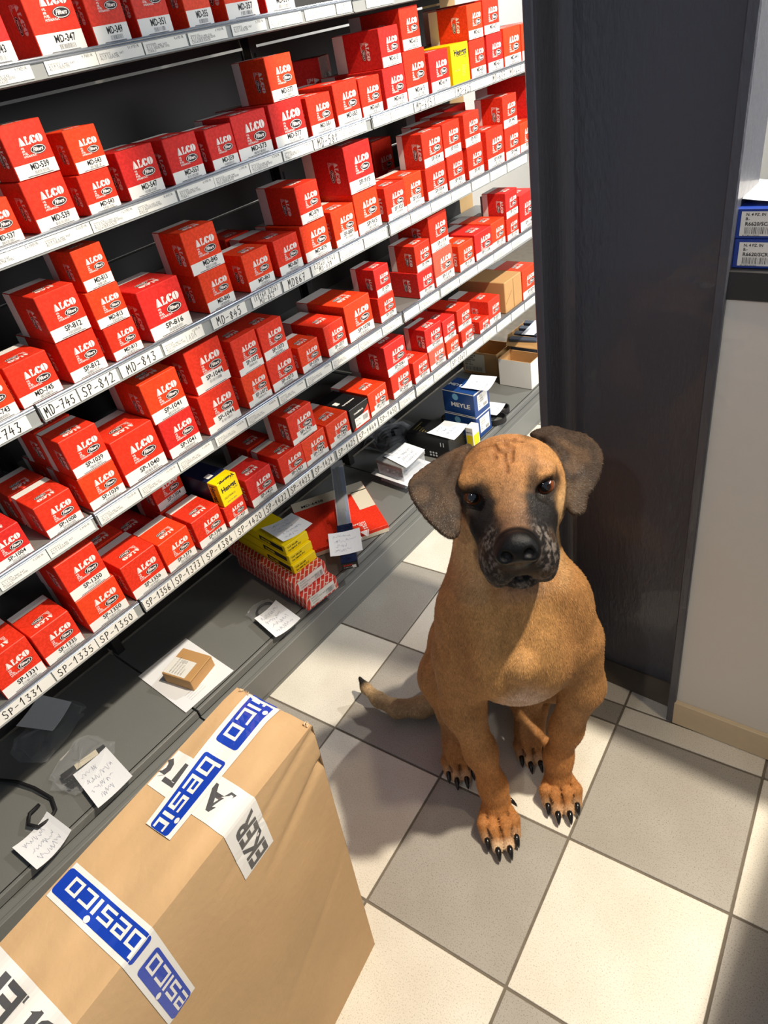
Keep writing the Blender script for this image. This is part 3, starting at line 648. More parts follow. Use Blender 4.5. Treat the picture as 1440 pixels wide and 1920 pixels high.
# ------------------------------------------------------------------ loose goods on the base deck
ZD = .1258
M_DEEPBLUE = mat('deep_blue_board', rgb(28, 66, 128), .35, var=.06, vscale=10)
M_GLASSY = mat('clear_plastic', rgb(236, 240, 244), .08, spec=.6, alpha=.22)
M_BAG = mat('clear_film', rgb(200, 204, 210), .14, spec=.7, alpha=.09)
M_RUBBER = mat('black_rubber', rgb(26, 26, 28), .55, var=.15, vscale=40)
M_GREYLID = mat('grey_lid', rgb(150, 150, 150), .35, metal=.3, var=.06, vscale=12)
M_LBLUE = mat('pale_blue_seal', rgb(120, 180, 214), .4)
M_PENB = mat('pen_blue', rgb(140, 146, 170), .7)
M_SILVER = mat('bright_metal', rgb(190, 192, 196), .25, metal=.9)
rn = random.Random(5)
def note(name, corners, label, rows=4, z=None, scr=True, cat='note', bend=.0, group=None, m=None):
    """sheet of paper given by four corners (x, y, z), bent a little, with pen writing"""
    c = [Vector(q) if len(q) == 3 else Vector((q[0], q[1], z)) for q in corners]
    org = sum(c, Vector()) / 4; mb = MB(); n = 8
    def P(a, b): 
        q = (c[0] * (1 - a) + c[1] * a) * (1 - b) + (c[3] * (1 - a) + c[2] * a) * b
        return q + Vector((0, 0, bend * (4 * (a - .5) ** 2 - .35))) - org
    g = [P(i / n, j / n) for j in range(n + 1) for i in range(n + 1)]; N = (n + 1) ** 2
    t = Vector((0, 0, -.0005)); vs = g + [q + t for q in g]; fs = []
    for j in range(n):
        for i in range(n):
            k = j * (n + 1) + i; fs += [(k, k + 1, k + n + 2, k + n + 1), (N + k, N + k + n + 1, N + k + n + 2, N + k + 1)]
    for i in range(n):
        fs += [(i, N + i, N + i + 1, i + 1), (N - n - 1 + i, N - n + i, 2 * N - n + i, 2 * N - n - 1 + i), (i * (n + 1), (i + 1) * (n + 1), N + (i + 1) * (n + 1), N + i * (n + 1)), (i * (n + 1) + n, N + i * (n + 1) + n, N + (i + 1) * (n + 1) + n, (i + 1) * (n + 1) + n)]
    mb.add(vs, fs, 0); o = tag(mb.build(name, m or M_PAPER), label, cat, group); o.location = org
    if scr:
        u = (c[1] - c[0]); v = (c[0] - c[3]); mb = MB(); b2 = MB()
        scribble(b2, (0, 0, 0), (1, 0, 0), (0, 1, 0), .84, .84, rows, 0, rn, .006)
        vs = [P(.08 + q[0], 1 - (.08 + q[1])) + Vector((0, 0, .0006)) for q in b2.v]; mb.add(vs, b2.f, 0)
        mb.build('pen_writing', M_PENB, o, fix=False)
    return o
def carton(name, m, x0, x1, y0, y1, z0, z1, label, rot=0.0, cat='box', group=None, c=.0012, extra=None):
    ox, oy = (x0 + x1) / 2, (y0 + y1) / 2; mb = MB(); mb.box(x0 - ox, x1 - ox, y0 - oy, y1 - oy, 0, z1 - z0, 0, c=c)
    o = tag(mb.build(name, m), label, cat, group); o.location = (ox, oy, z0); o.rotation_euler.z = rot
    return o, (x1 - x0) / 2, (y1 - y0) / 2, z1 - z0

# printed sheet with a small kraft box on it
sheet = note('printed_sheet', [(-.267, -.19), (-.26, -.032), (-.045, -.042), (-.052, -.197)], 'white printed sheet under the small brown box on the base deck', z=ZD + .0006, scr=False, cat='paper')
mb = MB()
for k in range(5): text(mb, ('Lieferschein 4471', 'Pos 1  Menge 1', 'Artikel', 'Kunde', 'Datum')[k], (-.02 + .018 * k, .01, .0006), (0, 1, 0), (-1, 0, 0), .003, 0, res=1)
for k in range(4): mb.poly([(.06 + .008 * k, -.05, .0006), (.0605 + .008 * k, -.05, .0006), (.0605 + .008 * k, 0, .0006), (.06 + .008 * k, 0, .0006)], 0)
mb.build('print', M_INKG, sheet, fix=False)
o, a, b, h = carton('kraft_box', M_KRAFT, -.190, -.094, -.152, -.064, ZD + .0008, ZD + .037, 'small brown cardboard box with white label on a printed sheet', math.radians(12))
mb = MB(); mb.poly([(-.046, -.040, h + .0004), (.026, -.040, h + .0004), (.026, .012, h + .0004), (-.046, .012, h + .0004)], 0)
for k in range(5): text(mb, 'ABHOLUNG KUNDE'[:14 - 2 * k], (-.026 + .009 * k, -.036, h + .0007), (0, 1, 0), (-1, 0, 0), .004, 1, res=1)
barcode(mb, .0, .0, h + .0007, .016, .012, 1, rn, (-1, 0, 0), (0, .8, 0)); mb.build('label', [M_WHITE, M_INKG], o, fix=False)
mb = MB(); mb.poly([(a + .0004, -b, h * .93), (a + .0004, b, h * .93), (a + .0004, b, h * .90), (a + .0004, -b, h * .90)], 0); mb.build('flap_seam', MATS['kraft_dark'], o, fix=False)

# note and ring in a small bag
note('note', [(-.122, .111), (-.118, .193), (-.002, .175), (-.014, .09)], 'white handwritten note over a small clear bag, left of the red patterned boxes', 4, z=ZD + .012, bend=.006)
mb = MB(); mb.tube([(.022 * math.cos(t), .026 * math.sin(t), .0035) for t in np.linspace(0, 2 * math.pi, 25)], .0032, 6, 0, cap=False)
ring = tag(mb.build('rubber_ring', M_RUBBER, smooth=True), 'black rubber ring in a small clear bag under the note', 'ring'); ring.location = (-.130, .158, ZD + .001)
def film_bag(name, loc, rx, ry, h, label, seed, rot=0.0, m=None):
    """crumpled clear film bag: a lumpy closed shell"""
    r = random.Random(seed); n, k = 20, 9; mb = MB(); vs = []
    for j in range(k + 1):
        t = j / k * math.pi
        for i in range(n):
            p = 2 * math.pi * i / n; q = 1 + r.uniform(-.13, .13)
            sx = abs(math.cos(p)) ** .55 * (1 if math.cos(p) > 0 else -1); sy = abs(math.sin(p)) ** .55 * (1 if math.sin(p) > 0 else -1)
            rr = math.sin(t) ** .6 if 0 < j < k else .0
            vs.append((rx * sx * rr * q, ry * sy * rr * q, max(.0004, h / 2 * (1 - math.cos(t)) * (1 + r.uniform(-.25, .25)) if j else .0004)))
    fs = [(j * n + i, j * n + (i + 1) % n, (j + 1) * n + (i + 1) % n, (j + 1) * n + i) for j in range(k) for i in range(n)]
    mb.add(vs, fs, 0); o = tag(mb.build(name, m or M_BAG), label, 'bag'); o.location = loc; o.rotation_euler.z = rot; return o
film_bag('film_bag', (-.125, .150, ZD), .045, .04, .012, 'small clear film bag around a rubber ring, under a note', 1)

# two red lattice-print boxes
def lattice():
    m = mat('red_lattice_print', rgb(200, 56, 42), .4); nt = m.node_tree; b = nt.nodes['Principled BSDF']
    tc = nt.nodes.new('ShaderNodeTexCoord'); mp = nt.nodes.new('ShaderNodeMapping'); mp.inputs['Rotation'].default_value = (math.radians(40), math.radians(20), math.radians(45)); br = nt.nodes.new('ShaderNodeTexBrick')
    br.inputs['Color1'].default_value = (*rgb(196, 48, 38), 1); br.inputs['Color2'].default_value = (*rgb(206, 62, 46), 1); br.inputs['Mortar'].default_value = (*rgb(226, 196, 180), 1)
    br.inputs['Scale'].default_value = 38; br.inputs['Mortar Size'].default_value = .05; br.inputs['Brick Width'].default_value = .9; br.inputs['Row Height'].default_value = .42
    nt.links.new(tc.outputs['Object'], mp.inputs[0]); nt.links.new(mp.outputs[0], br.inputs['Vector']); nt.links.new(br.outputs['Color'], b.inputs['Base Color']); return m
M_LAT = lattice()
for k in range(2):
    z0 = ZD + k * .0448; dx = -.030 * k
    o, a, b, h = carton('patterned_box', M_LAT, -.345 + dx, -.006 + dx, .236, .352, z0, z0 + .0444, ('long red and white patterned box lying on the base deck, lower of two', 'long red and white patterned box under the yellow boxes, upper of two')[k], math.radians(-7), group='red patterned boxes')
    mb = MB(); X = a + .0004; mb.poly([(X, -b + .014, .006), (X, b - .012, .006), (X, b - .012, h - .006), (X, -b + .014, h - .006)], 0)
    for j, s in enumerate(('ELRING', 'DICHTUNG 445.120', 'GASKET')): text(mb, s, (X + .0003, -b + .02, h * (.66 - .2 * j)), (0, 1, 0), (0, 0, 1), .005, 1, res=1)
    barcode(mb, X + .0003, b - .045, h * .2, .03, .018, 1, rn); mb.build('label', [M_WHITE, M_INKG], o, fix=False)
# three yellow boxes and a note
ztop = ZD + .0896
for k in range(3):
    o, a, b, h = carton('yellow_box', M_YEL, -.330 - .010 * k, -.062 - .010 * k, .262 + .004 * k, .345 + .004 * k, ztop + k * .0285, ztop + k * .0285 + .028, ('flat yellow box resting on the red patterned boxes, bottom of three', 'flat yellow box in a stack on patterned boxes, middle of three', 'flat yellow box under a note, top of three')[k], math.radians(-6), group='stack of flat yellow boxes')
    mb = MB(); mb.poly([(a - .12, -b - .0004, .006), (a - .012, -b - .0004, .006), (a - .012, -b - .0004, h - .006), (a - .12, -b - .0004, h - .006)], 0); text(mb, 'WALKER', (a - .112, -b - .0007, .010), (1, 0, 0), (0, 0, 1), .008, 1, bold=.03)
    text(mb, 'TOP SELLER', (a + .0004, -b + .008, h * .58), (0, 1, 0), (0, 0, 1), .005, 0, bold=.02, res=1); text(mb, '90-98414 TU', (a + .0004, -b + .008, h * .2), (0, 1, 0), (0, 0, 1), .006, 0, bold=.02, res=1)
    mb.build('lettering', [M_INK, M_YEL], o, fix=False)
note('note', [(-.207, .283), (-.173, .376), (-.080, .366), (-.100, .268)], 'white handwritten note on the top yellow box', 5, z=ztop + .0885, bend=.006)
# flat red box lying askew
ang = math.radians(-33)
o, a, b, h = carton('flat_filter_box', M_RED[0], -.21 - .14, -.21 + .14, .573 - .127, .573 + .127, ZD, ZD + .027, 'large flat red and white filter box lying askew on the base deck', ang)
mb = MB(); e = h + .0004
mb.poly([(-a + .001, -b + .001, e), (-a + .055, -b + .001, e), (-a + .055, b - .001, e), (-a + .001, b - .001, e)], 0); mb.poly([(-a + .05, b - .055, e), (a - .12, b - .055, e), (a - .12, b - .001, e), (-a + .05, b - .001, e)], 0)
mb.poly([(a + .0004, -b + .001, .001), (a + .0004, b - .001, .001), (a + .0004, b - .001, h * .55), (a + .0004, -b + .001, h * .55)], 0)
text(mb, 'MD-6438', (-a + .045, -b + .03, e + .0003), (0, 1, 0), (-1, 0, 0), .014, 1, bold=.015); mb.build('white_band', [M_CREAM, M_INK], o, fix=False)
obj('logo_print', LOGO, o, frame((a - .06, b - .06, e), (0, -1, 0), (1, 0, 0)) @ Matrix.Scale(.11, 4))
# wiper blade pack lying across the flat box
d0, d1 = Vector((-.006, .397, .1525)), Vector((-.335, .735, .2180)); ax = (d1 - d0).normalized(); sd = Vector((-ax.y, ax.x, 0)).normalized(); up = ax.cross(sd); up = up if up.z > 0 else -up
L = (d1 - d0).length
M_BLUEP = mat('blue_black_print', rgb(26, 34, 60), .22, var=.9, vscale=60)
wp = tag(thing('wiper_pack', d0), 'long dark wiper blade pack with blue print lying across the flat red box', 'package')
def slab(mb, l0, l1, w0, t0, t1, mi):
    vs = [ax * l + sd * s_ * w0 + up * t for l in (l0, l1) for s_ in (-1, 1) for t in (t0, t1)]
    mb.add(vs, [(0, 1, 3, 2), (4, 6, 7, 5), (0, 4, 5, 1), (2, 3, 7, 6), (0, 2, 6, 4), (1, 5, 7, 3)], mi)
mb = MB(); slab(mb, 0, L * .34, .024, -.012, .012, 0); slab(mb, .003, L * .34, .0235, .0122, .0126, 1); mb.build('card_sleeve', [M_BLKB, M_BLUEP], wp)
mb = MB(); slab(mb, L * .34, L, .021, -.010, .009, 0); mb.build('clear_blister', M_GLASSY, wp)
mb = MB(); slab(mb, L * .36, L * .97, .019, -.0095, -.0085, 1); slab(mb, L * .38, L * .95, .006, -.006, .004, 0); slab(mb, L * .5, L * .68, .011, -.004, .007, 0); mb.build('wiper_blade', [M_RUBBER, mat('sky_blue_print', rgb(44, 70, 112), .3, var=.8, vscale=30)], wp)
mb = MB(); q = ax * -.0004; 
text(mb, 'BOSCH', q + sd * .018 + up * .002, -sd, up, .0055, 0, bold=.03); text(mb, '3 397 118', q + sd * .018 + up * -.006, -sd, up, .004, 1, res=1); mb.poly([q - sd * .006 - up * .009, q - sd * .018 - up * .009, q - sd * .018 + up * .003, q - sd * .006 + up * .003], 1); mb.build('lettering', [M_RED[0], M_WHITE], wp, fix=False)
cz = lambda t: d0 + ax * t + up * .0168
nb, na = cz(L * .03), cz(L * .27)
note('note', [tuple(na - sd * .038), tuple(na + sd * .062 * -1 + Vector((.07, .04, .0))), tuple(nb - sd * .062 + Vector((.03, .04, .003))), tuple(nb - sd * -.040)] if False else [tuple(na + sd * .052), tuple(na - sd * .045), tuple(nb - sd * .045 + ax * .02), tuple(nb + sd * .052 + ax * .02)], 'white handwritten note taped on the wiper blade pack', 4, bend=.004)

# clear containers with a grey lid
def container(z0, h, s, label):
    t = thing('clear_container', (-.163, .868, z0), math.radians(-4)); tag(t, label, 'container', 'stacked clear containers')
    mb = MB(); n = 4; q = s * .92
    for sx in (-1, 1):
        mb.box(sx * s - .0009, sx * s + .0009, -s, s, 0, h); mb.box(-s, s, sx * s - .0009, sx * s + .0009, 0, h)
    mb.box(-s, s, -s, s, 0, .0012); mb.build('tub', M_GLASSY, t, fix=False)
    r = random.Random(int(z0 * 1e4))
    for k in range(7):
        mb = MB(); mb.tube([(0, 0, 0), (.0, .0, r.uniform(.008, .016))], r.uniform(.006, .011), 8, 0); o = mb.build('metal_part', M_SILVER if k % 3 else M_RUBBER, t); o.location = (r.uniform(-.7, .7) * s, r.uniform(-.7, .7) * s, .0022)
    return t
container(ZD, .030, .055, 'clear plastic container under a white sheet, lower of two')
note('paper_sheet', [(-.250, .80), (-.230, .95), (-.085, .94), (-.075, .79)], 'white sheet between the two clear plastic containers', z=ZD + .0312, scr=False, cat='paper')
t = container(ZD + .0318, .042, .057, 'clear plastic container with grey lid and note, upper of two')
mb = MB(); mb.box(-.061, .061, -.061, .061, .0425, .056, 0, c=.002); mb.build('lid', M_GREYLID, t)
note('note', [(-.205, .835), (-.190, .935), (-.098, .925), (-.090, .808)], 'white handwritten note on the grey lid of the clear container', 4, z=ZD + .0895, bend=.004)
# black box with a note
o, a, b, h = carton('black_box', M_BLKB, -.240, -.066, 1.008, 1.112, ZD, ZD + .084, 'black cardboard box with a note on top beside the blue boxes', math.radians(3))
mb = MB()
for k in range(5): text(mb, ('SCHRAUBENSATZ', 'bolt kit 11', 'jeu de vis', 'juego', 'viti')[k], (-a + .02 + .012 * k, -.03, h + .0004), (0, 1, 0), (-1, 0, 0), .005, 0, res=1)
text(mb, '11', (a - .035, -b - .0004, h * .62), (1, 0, 0), (0, 0, 1), .016, 1, bold=.02)
for k in range(3):
    for j in range(2): mb.poly([(a - .08 + .012 * k + .0042 * math.cos(q), -b - .0004, h * .12 + .011 * j + .0042 * math.sin(q)) for q in np.linspace(0, 5.6, 9)], 1)
mb.build('print', [mat('gold_print', rgb(176, 160, 80), .5), M_PAPER], o, fix=False)
note('note', [(-.158, 1.020), (-.145, 1.115), (-.052, 1.122), (-.040, 1.015)], 'white handwritten note on the black box', 4, z=ZD + .0875, bend=.004)
# two MEYLE boxes
for k in range(2):
    z0 = ZD + k * .0915
    o, a, b, h = carton('blue_box', M_DEEPBLUE, -.181 + .002 * k, -.045, 1.168, 1.262, z0, z0 + .091, ('dark blue box with white lettering on the base deck, lower of two', 'dark blue box with white lettering and a note on top, upper of two')[k], math.radians(-1 - k), group='blue boxes')
    mb = MB(); Y = -b - .0004; text(mb, 'MEYLE', (.008, Y, h * .34), (1, 0, 0), (0, 0, 1), .016, 0, 'c', bold=.03, width=.082); text(mb, 'MEYLE', (-.03, -.01, h + .0004), (1, 0, 0), (0, 1, 0), .016, 0, 'c', bold=.03, width=.07)
    for z_ in (h - .0045,): mb.poly([(-a + .001, Y, z_), (a - .001, Y, z_), (a - .001, Y, h - .001), (-a + .001, Y, h - .001)], 0)
    mb.poly([(-a + .001, Y, .001), (a - .001, Y, .001), (a - .001, Y, .0035), (-a + .001, Y, .0035)], 0)
    mb.poly([(a + .0004, -b + .001, h - .006), (a + .0004, b - .001, h - .006), (a + .0004, b - .001, h - .001), (a + .0004, -b + .001, h - .001)], 0)
    mb.build('lettering', M_WHITE, o, fix=False)
    mb = MB(); X = a + .0005; mb.poly([(X, -b + .02, .018), (X, b - .012, .018), (X, b - .012, h - .014), (X, -b + .02, h - .014)], 0)
    for j in range(5): text(mb, ('16-16 020', 'Querlenker', 'control arm', 'bras', 'Made')[j], (X + .0003, -b + .025, h * (.72 - .1 * j)), (0, 1, 0), (0, 0, 1), .0045, 1, res=1)
    barcode(mb, X + .0003, b - .04, .022, .02, .012, 1, rn); mb.build('label', [M_WHITE, M_INK], o, fix=False)
    mb = MB(); mb.poly([(-.012 + .013 * math.cos(q), Y - .0003, h * .76 + .013 * math.sin(q)) for q in np.linspace(0, 6.0, 15)], 0); mb.build('seal', M_LBLUE, o, fix=False)
note('note', [(-.110, 1.188), (-.128, 1.285), (-.030, 1.300), (-.008, 1.195)], 'white handwritten note on the upper blue box', 4, z=ZD + .1865, bend=.006)
o, a, b, h = carton('small_yellow_box', M_WHITE, -.064, -.034, 1.120, 1.162, ZD, ZD + .076, 'small white and yellow box squeezed between black and blue boxes')
mb = MB(); mb.poly([(a + .0004, -b + .004, .004), (a + .0004, b - .004, .004), (a + .0004, b - .004, h * .6), (a + .0004, -b + .004, h * .6)], 0); mb.poly([(-a + .003, -b - .0004, .004), (a - .003, -b - .0004, .004), (a - .003, -b - .0004, h * .6), (-a + .003, -b - .0004, h * .6)], 0); text(mb, 'MAPCO', (-a + .004, -b - .0006, h * .72), (1, 0, 0), (0, 0, 1), .005, 1, res=1, bold=.03); mb.build('panel', [M_YEL, M_NAVY], o, fix=False)
# ribbed belts
for k, (x, y, r, zz) in enumerate(((-.060, 1.305, .036, ZD), (-.082, 1.372, .034, ZD), (-.215, 1.25, .03, ZD))):
    mb = MB(); n = 36; pr = [(r, 0), (r, .021), (r - .004, .021), (r - .004, 0)]
    vs = [(rr * math.cos(2 * math.pi * i / n) * 1.25, rr * math.sin(2 * math.pi * i / n), z) for i in range(n) for rr, z in pr]
    fs = [(i * 4 + j, i * 4 + (j + 1) % 4, ((i + 1) % n) * 4 + (j + 1) % 4, ((i + 1) % n) * 4 + j) for i in range(n) for j in range(4)]
    mb.add(vs, fs, 0); o = tag(mb.build('ribbed_belt', M_RUBBER), ('coiled black ribbed belt on the base deck in front of the blue boxes', 'coiled black ribbed belt on the base deck under a note', 'coiled black ribbed belt behind the blue boxes')[k], 'belt', 'coiled belts'); o.location = (x, y, zz); o.rotation_euler.z = .5
note('note', [(-.135, 1.300), (-.140, 1.385), (-.062, 1.395), (-.050, 1.305)], 'white handwritten note lying on the coiled belts', 3, z=ZD + .0235, bend=.006)
# open white carton, kraft carton and an open box of parts
def open_carton(name, mo, mi_, x0, x1, y0, y1, h, label, t=.003):
    ox, oy = (x0 + x1) / 2, (y0 + y1) / 2; a, b = (x1 - x0) / 2, (y1 - y0) / 2
    r = tag(thing(name, (ox, oy, ZD)), label, 'box')
    mb = MB(); P = [(-a, -b), (a, -b), (a, b), (-a, b)]; Q = [(-a + t, -b + t), (a - t, -b + t), (a - t, b - t), (-a + t, b - t)]
    for i in range(4):
        j = (i + 1) % 4
        mb.poly([(*P[i], 0), (*P[j], 0), (*P[j], h), (*P[i], h)], 0); mb.poly([(*Q[j], t), (*Q[i], t), (*Q[i], h), (*Q[j], h)], 1); mb.poly([(*P[i], h), (*P[j], h), (*Q[j], h), (*Q[i], h)], 1)
    mb.poly([(*q, t) for q in Q], 1); mb.poly([(*q, 0) for q in P[::-1]], 1)
    mb.build('carton_body', [mo, mi_], r, fix=False); return r, a, b
open_carton('open_white_carton', M_WHITE, M_KRAFT, -.190, -.047, 1.572, 1.662, .112, 'open white cardboard carton with brown inside at the far end of the deck')
r, a, b = open_carton('kraft_carton', M_KRAFT, M_KRAFT, -.394, -.228, 1.620, 1.745, .100, 'brown cardboard carton with a barcode label behind the open white carton')
mb = MB(); Y = -b - .0006; mb.poly([(-a + .006, Y, .012), (a - .058, Y, .012), (a - .058, Y, .092), (-a + .006, Y, .092)], 0)
for k in range(5): text(mb, ('MILAN RACE', 'LOW RISK', 'GASKET SET', 'QTY 10', 'NET 4KG')[k], (-a + .012, Y - .0004, .082 - .0105 * k), (1, 0, 0), (0, 0, 1), .0065, 1, bold=.02, res=1)
barcode(mb, -a + .014, Y - .0004, .017, .08, .018, 1, rn, (1, 0, 0), (0, 0, 1)); mb.build('label', [M_CREAM, M_INK], r, fix=False)
r, a, b = open_carton('parts_carton', M_KRAFT, M_KRAFT, -.222, -.060, 1.712, 1.858, .150, 'open brown carton full of grey packs behind the white carton')
for k in range(4):
    mb = MB(); mb.box(-.06, .06, -.012, .012, 0, .11, 0, c=.003); o = mb.build('grey_pack', mat('slate_pack', rgb(70, 78, 92), .4), r); o.location = (-.006 + .003 * k, -.058 + .035 * k, .042 + .008 * k); o.rotation_euler = (.25, 0, .1)
mb = MB(); mb.add([(-.02, -.074, .158), (.035, -.070, .160), (.05, .02, .178), (-.012, .03, .176), (-.02, -.074, .1575), (.035, -.070, .1595), (.05, .02, .1775), (-.012, .03, .1755)], [(0, 1, 2, 3), (4, 7, 6, 5), (0, 4, 5, 1), (1, 5, 6, 2), (2, 6, 7, 3), (3, 7, 4, 0)], 0); mb.build('paper_slip', M_PAPER, r)
mb = MB(); mb.add([(-.081, -.0735, .15), (.081, -.0735, .15), (.070, -.108, .122), (-.070, -.112, .124), (-.081, -.075, .147), (.081, -.075, .147), (.070, -.110, .119), (-.070, -.114, .121)], [(0, 1, 2, 3), (4, 7, 6, 5), (0, 4, 5, 1), (1, 5, 6, 2), (2, 6, 7, 3), (3, 7, 4, 0)], 0); mb.build('flap', M_KRAFT, r)
# coil of black hose in a clear bag at the back of the deck
mb = MB(); mb.tube([(.05 * math.cos(t) * (1 + .04 * math.sin(3 * t)), .06 * math.sin(t), .012 + t * .0022) for t in np.linspace(0, 6 * math.pi, 70)], .0095, 8, 0)
o = tag(mb.build('hose_coil', M_RUBBER, smooth=True), 'black hose coiled in a clear bag behind the black box', 'hose'); o.location = (-.325, 1.02, ZD)
film_bag('film_bag', (-.325, 1.02, ZD), .08, .095, .075, 'clear film bag around the black hose coil', 4)
# near end of the deck: cards, brush, cable and shaded parts
note('note_card', [(-.139, -.459), (-.135, -.371), (-.008, -.382), (-.009, -.473)], 'white note card with a pen cross over a bagged brush on the deck', 4, z=ZD + .014, bend=.003, cat='card')
note('note_card', [(-.099, -.633), (-.109, -.544), (-.018, -.536), (-.004, -.626)], 'white note card lowest on the deck beside a black cable', 3, z=ZD + .008, bend=.010, cat='card')
note('note_card', [(-.356, -.469), (-.395, -.383), (-.293, -.350), (-.255, -.425)], 'grey shaded note card under the lowest filter shelf at the left', z=ZD + .056, scr=False, cat='card', bend=.003)
t = tag(thing('parts_brush', (-.150, -.425, ZD + .002), math.radians(80)), 'black brush with pale label in a clear bag beside a note card', 'brush')
mb = MB(); mb.box(-.055, .055, -.011, .011, 0, .012, 0, c=.002); mb.build('handle', M_RUBBER, t); mb = MB()
for k in range(16):
    for j in range(3): mb.box(-.052 + .0066 * k, -.0485 + .0066 * k, -.040 + .009 * j, -.034 + .009 * j, .001, .009, 0)
mb.build('bristles', M_RUBBER, t); mb = MB(); mb.poly([(-.02, -.0095, .0124), (.035, -.0095, .0124), (.035, .0095, .0124), (-.02, .0095, .0124)], 0); mb.build('label', M_CREAM, t, fix=False)
film_bag('film_bag', (-.155, -.430, ZD), .062, .070, .020, 'clear film bag around the black brush', 9, .4)
mb = MB(); pts = [(-.36, -.62), (-.30, -.57), (-.25, -.545), (-.20, -.53), (-.14, -.52), (-.105, -.53), (-.092, -.55), (-.095, -.575), (-.12, -.585), (-.145, -.57), (-.15, -.545)]
mb.tube([(x + .2, y + .55, .006 + .004 * math.sin(k)) for k, (x, y) in enumerate(pts)], .0042, 8, 0); o = tag(mb.build('cable', M_RUBBER, smooth=True), 'black cable curling along the near end of the deck', 'cable'); o.location = (-.2, -.55, ZD + .002)
mb = MB(); mb.tube([(0, 0, 0), (.07, .004, .002), (.14, -.01, .002), (.18, -.04, .001)], .004, 8, 0); o = tag(mb.build('cable', M_RUBBER, smooth=True), 'black cable end beneath the lowest note card', 'cable'); o.location = (-.25, -.665, ZD + .005)
film_bag('film_bag', (-.310, -.425, ZD), .062, .085, .040, 'dull clear film bag with shaded parts under the lowest filter shelf', 12, .3)

# ------------------------------------------------------------------ two blue boxes and paper on the counter
M_FB = mat('royal_blue_board', rgb(34, 62, 150), .35, var=.25, vscale=60)
for k in range(2):
    z0 = 1.0405 + .0405 * k
    o, a, b, h = carton('spare_part_box', M_FB, .905 - .002 * k, 1.085, .456, .556, z0, z0 + .040, ('blue and white box with barcode label on the black counter, lower of two', 'blue and white box with barcode label under white paper, upper of two')[k], math.radians(2), group='boxes on the counter')
    mb = MB(); Y = -b - .0004; mb.poly([(-a + .007, Y, .004), (a - .007, Y, .004), (a - .007, Y, h - .004), (-a + .007, Y, h - .004)], 0)
    U, V = (1, 0, 0), (0, 0, 1); Y -= .0003; x0 = -a + .013
    text(mb, 'N. 4 PZ. IN', (x0, Y, h * .76), U, V, .0036, 1, bold=.02); text(mb, 'B.-', (x0, Y, h * .62), U, V, .0036, 1, bold=.02); text(mb, 'freccia', (x0 + .037, Y, h * .68), U, V, .007, 1, bold=.04, shear=.3)
    text(mb, 'R6620/SCR', (x0, Y, h * .44), U, V, .0048, 1, bold=.02); text(mb, 'EAC', (x0 + .043, Y, h * .43), U, V, .006, 1); barcode(mb, x0, Y, h * .17, .034, h * .22, 1, rn, U, V); text(mb, 'Fecomer', (x0 + .042, Y, h * .26), U, V, .003, 1, res=1); text(mb, '8112850 020965', (x0 - .002, Y, h * .09), U, V, .0022, 1, res=1)
    mb.build('label', [M_WHITE, M_INK], o, fix=False)
note('paper_sheet', [(.900, .560), (1.09, .570), (1.085, .470), (.908, .462)], 'white paper lying on the boxes on the counter', z=1.127, scr=False, cat='paper', bend=.006)

# ------------------------------------------------------------------ large carton with printed tape, in front of the shelving
FLc, FRc, NRc, NLc = [Vector(q) for q in ((.447, -.272, .62), (.602, -.262, .62), (.648, -.82, .62), (.492, -.83, .62))]
bFL, bFR, bNR, bNL = [Vector(q) for q in ((.452, -.312, 0), (.614, -.312, 0), (.690, -.84, 0), (.505, -.85, 0))]
big = tag(thing('shipping_carton', (.56, -.56, 0)), 'large battered brown cardboard carton with blue and white lettered tape', 'box'); BO = Vector((.56, -.56, 0))
rc_ = random.Random(21)
_nz = [[rc_.uniform(-1, 1) for _ in range(24)] for _ in range(24)]
def wob(a, b, s=5.0):
    x, y = (a % 1) * s, (b % 1) * s; i, j = int(x), int(y); f, g = x - i, y - j; f = f * f * (3 - 2 * f); g = g * g * (3 - 2 * g)
    return (_nz[i][j] * (1 - f) + _nz[i + 1][j] * f) * (1 - g) + (_nz[i][j + 1] * (1 - f) + _nz[i + 1][j + 1] * f) * g
def topP(a, b, e=0.0):
    p = (FLc * (1 - a) + FRc * a) * (1 - b) + (NLc * (1 - a) + NRc * a) * b; edge = max(0, min(a, 1 - a, b * 3, 1)) 
    return p + Vector((0, 0, e - .004 * wob(a, b) * min(1, edge * 6) - .006 * max(0, 1 - b / .05) * (.5 + .5 * wob(a * .9, .3, 9)))) - BO
def rightP(b, c, e=0.0):
    p = (FRc * (1 - b) + NRc * b) * (1 - c) + (bFR * (1 - b) + bNR * b) * c; edge = min(b, c, 1 - c, 1)
    dent = -.007 * math.exp(-((c - .13 - .35 * max(0, b - .02)) / .014) ** 2) * max(0, 1 - b / .30) - .004 * math.exp(-((c - .02 - .22 * b) / .010) ** 2) * max(0, 1 - b / .45) - .0015 * math.exp(-((c - .62 - .5 * (b - .3)) / .02) ** 2) * math.exp(-((b - .2) / .2) ** 2)      # crease near the far corner
    return p + Vector((1, .12, 0)) * (e + .010 * math.sin(math.pi * min(c, 1)) * min(1, b * 6) * .6 + .0018 * wob(b, c) * min(1, max(edge, 0) * 6) + dent) - BO
mb = MB(); n, m_ = 14, 30
def grid(fn, na, nb, mi):
    vs = [fn(i / na, j / nb) for j in range(nb + 1) for i in range(na + 1)]
    mb.add(vs, [(j * (na + 1) + i, j * (na + 1) + i + 1, (j + 1) * (na + 1) + i + 1, (j + 1) * (na + 1) + i) for j in range(nb) for i in range(na)], mi)
grid(topP, 20, 60, 0); grid(rightP, 60, 100, 0); n, m_ = 20, 60
lerp = lambda p, q, t: p * (1 - t) + q * t
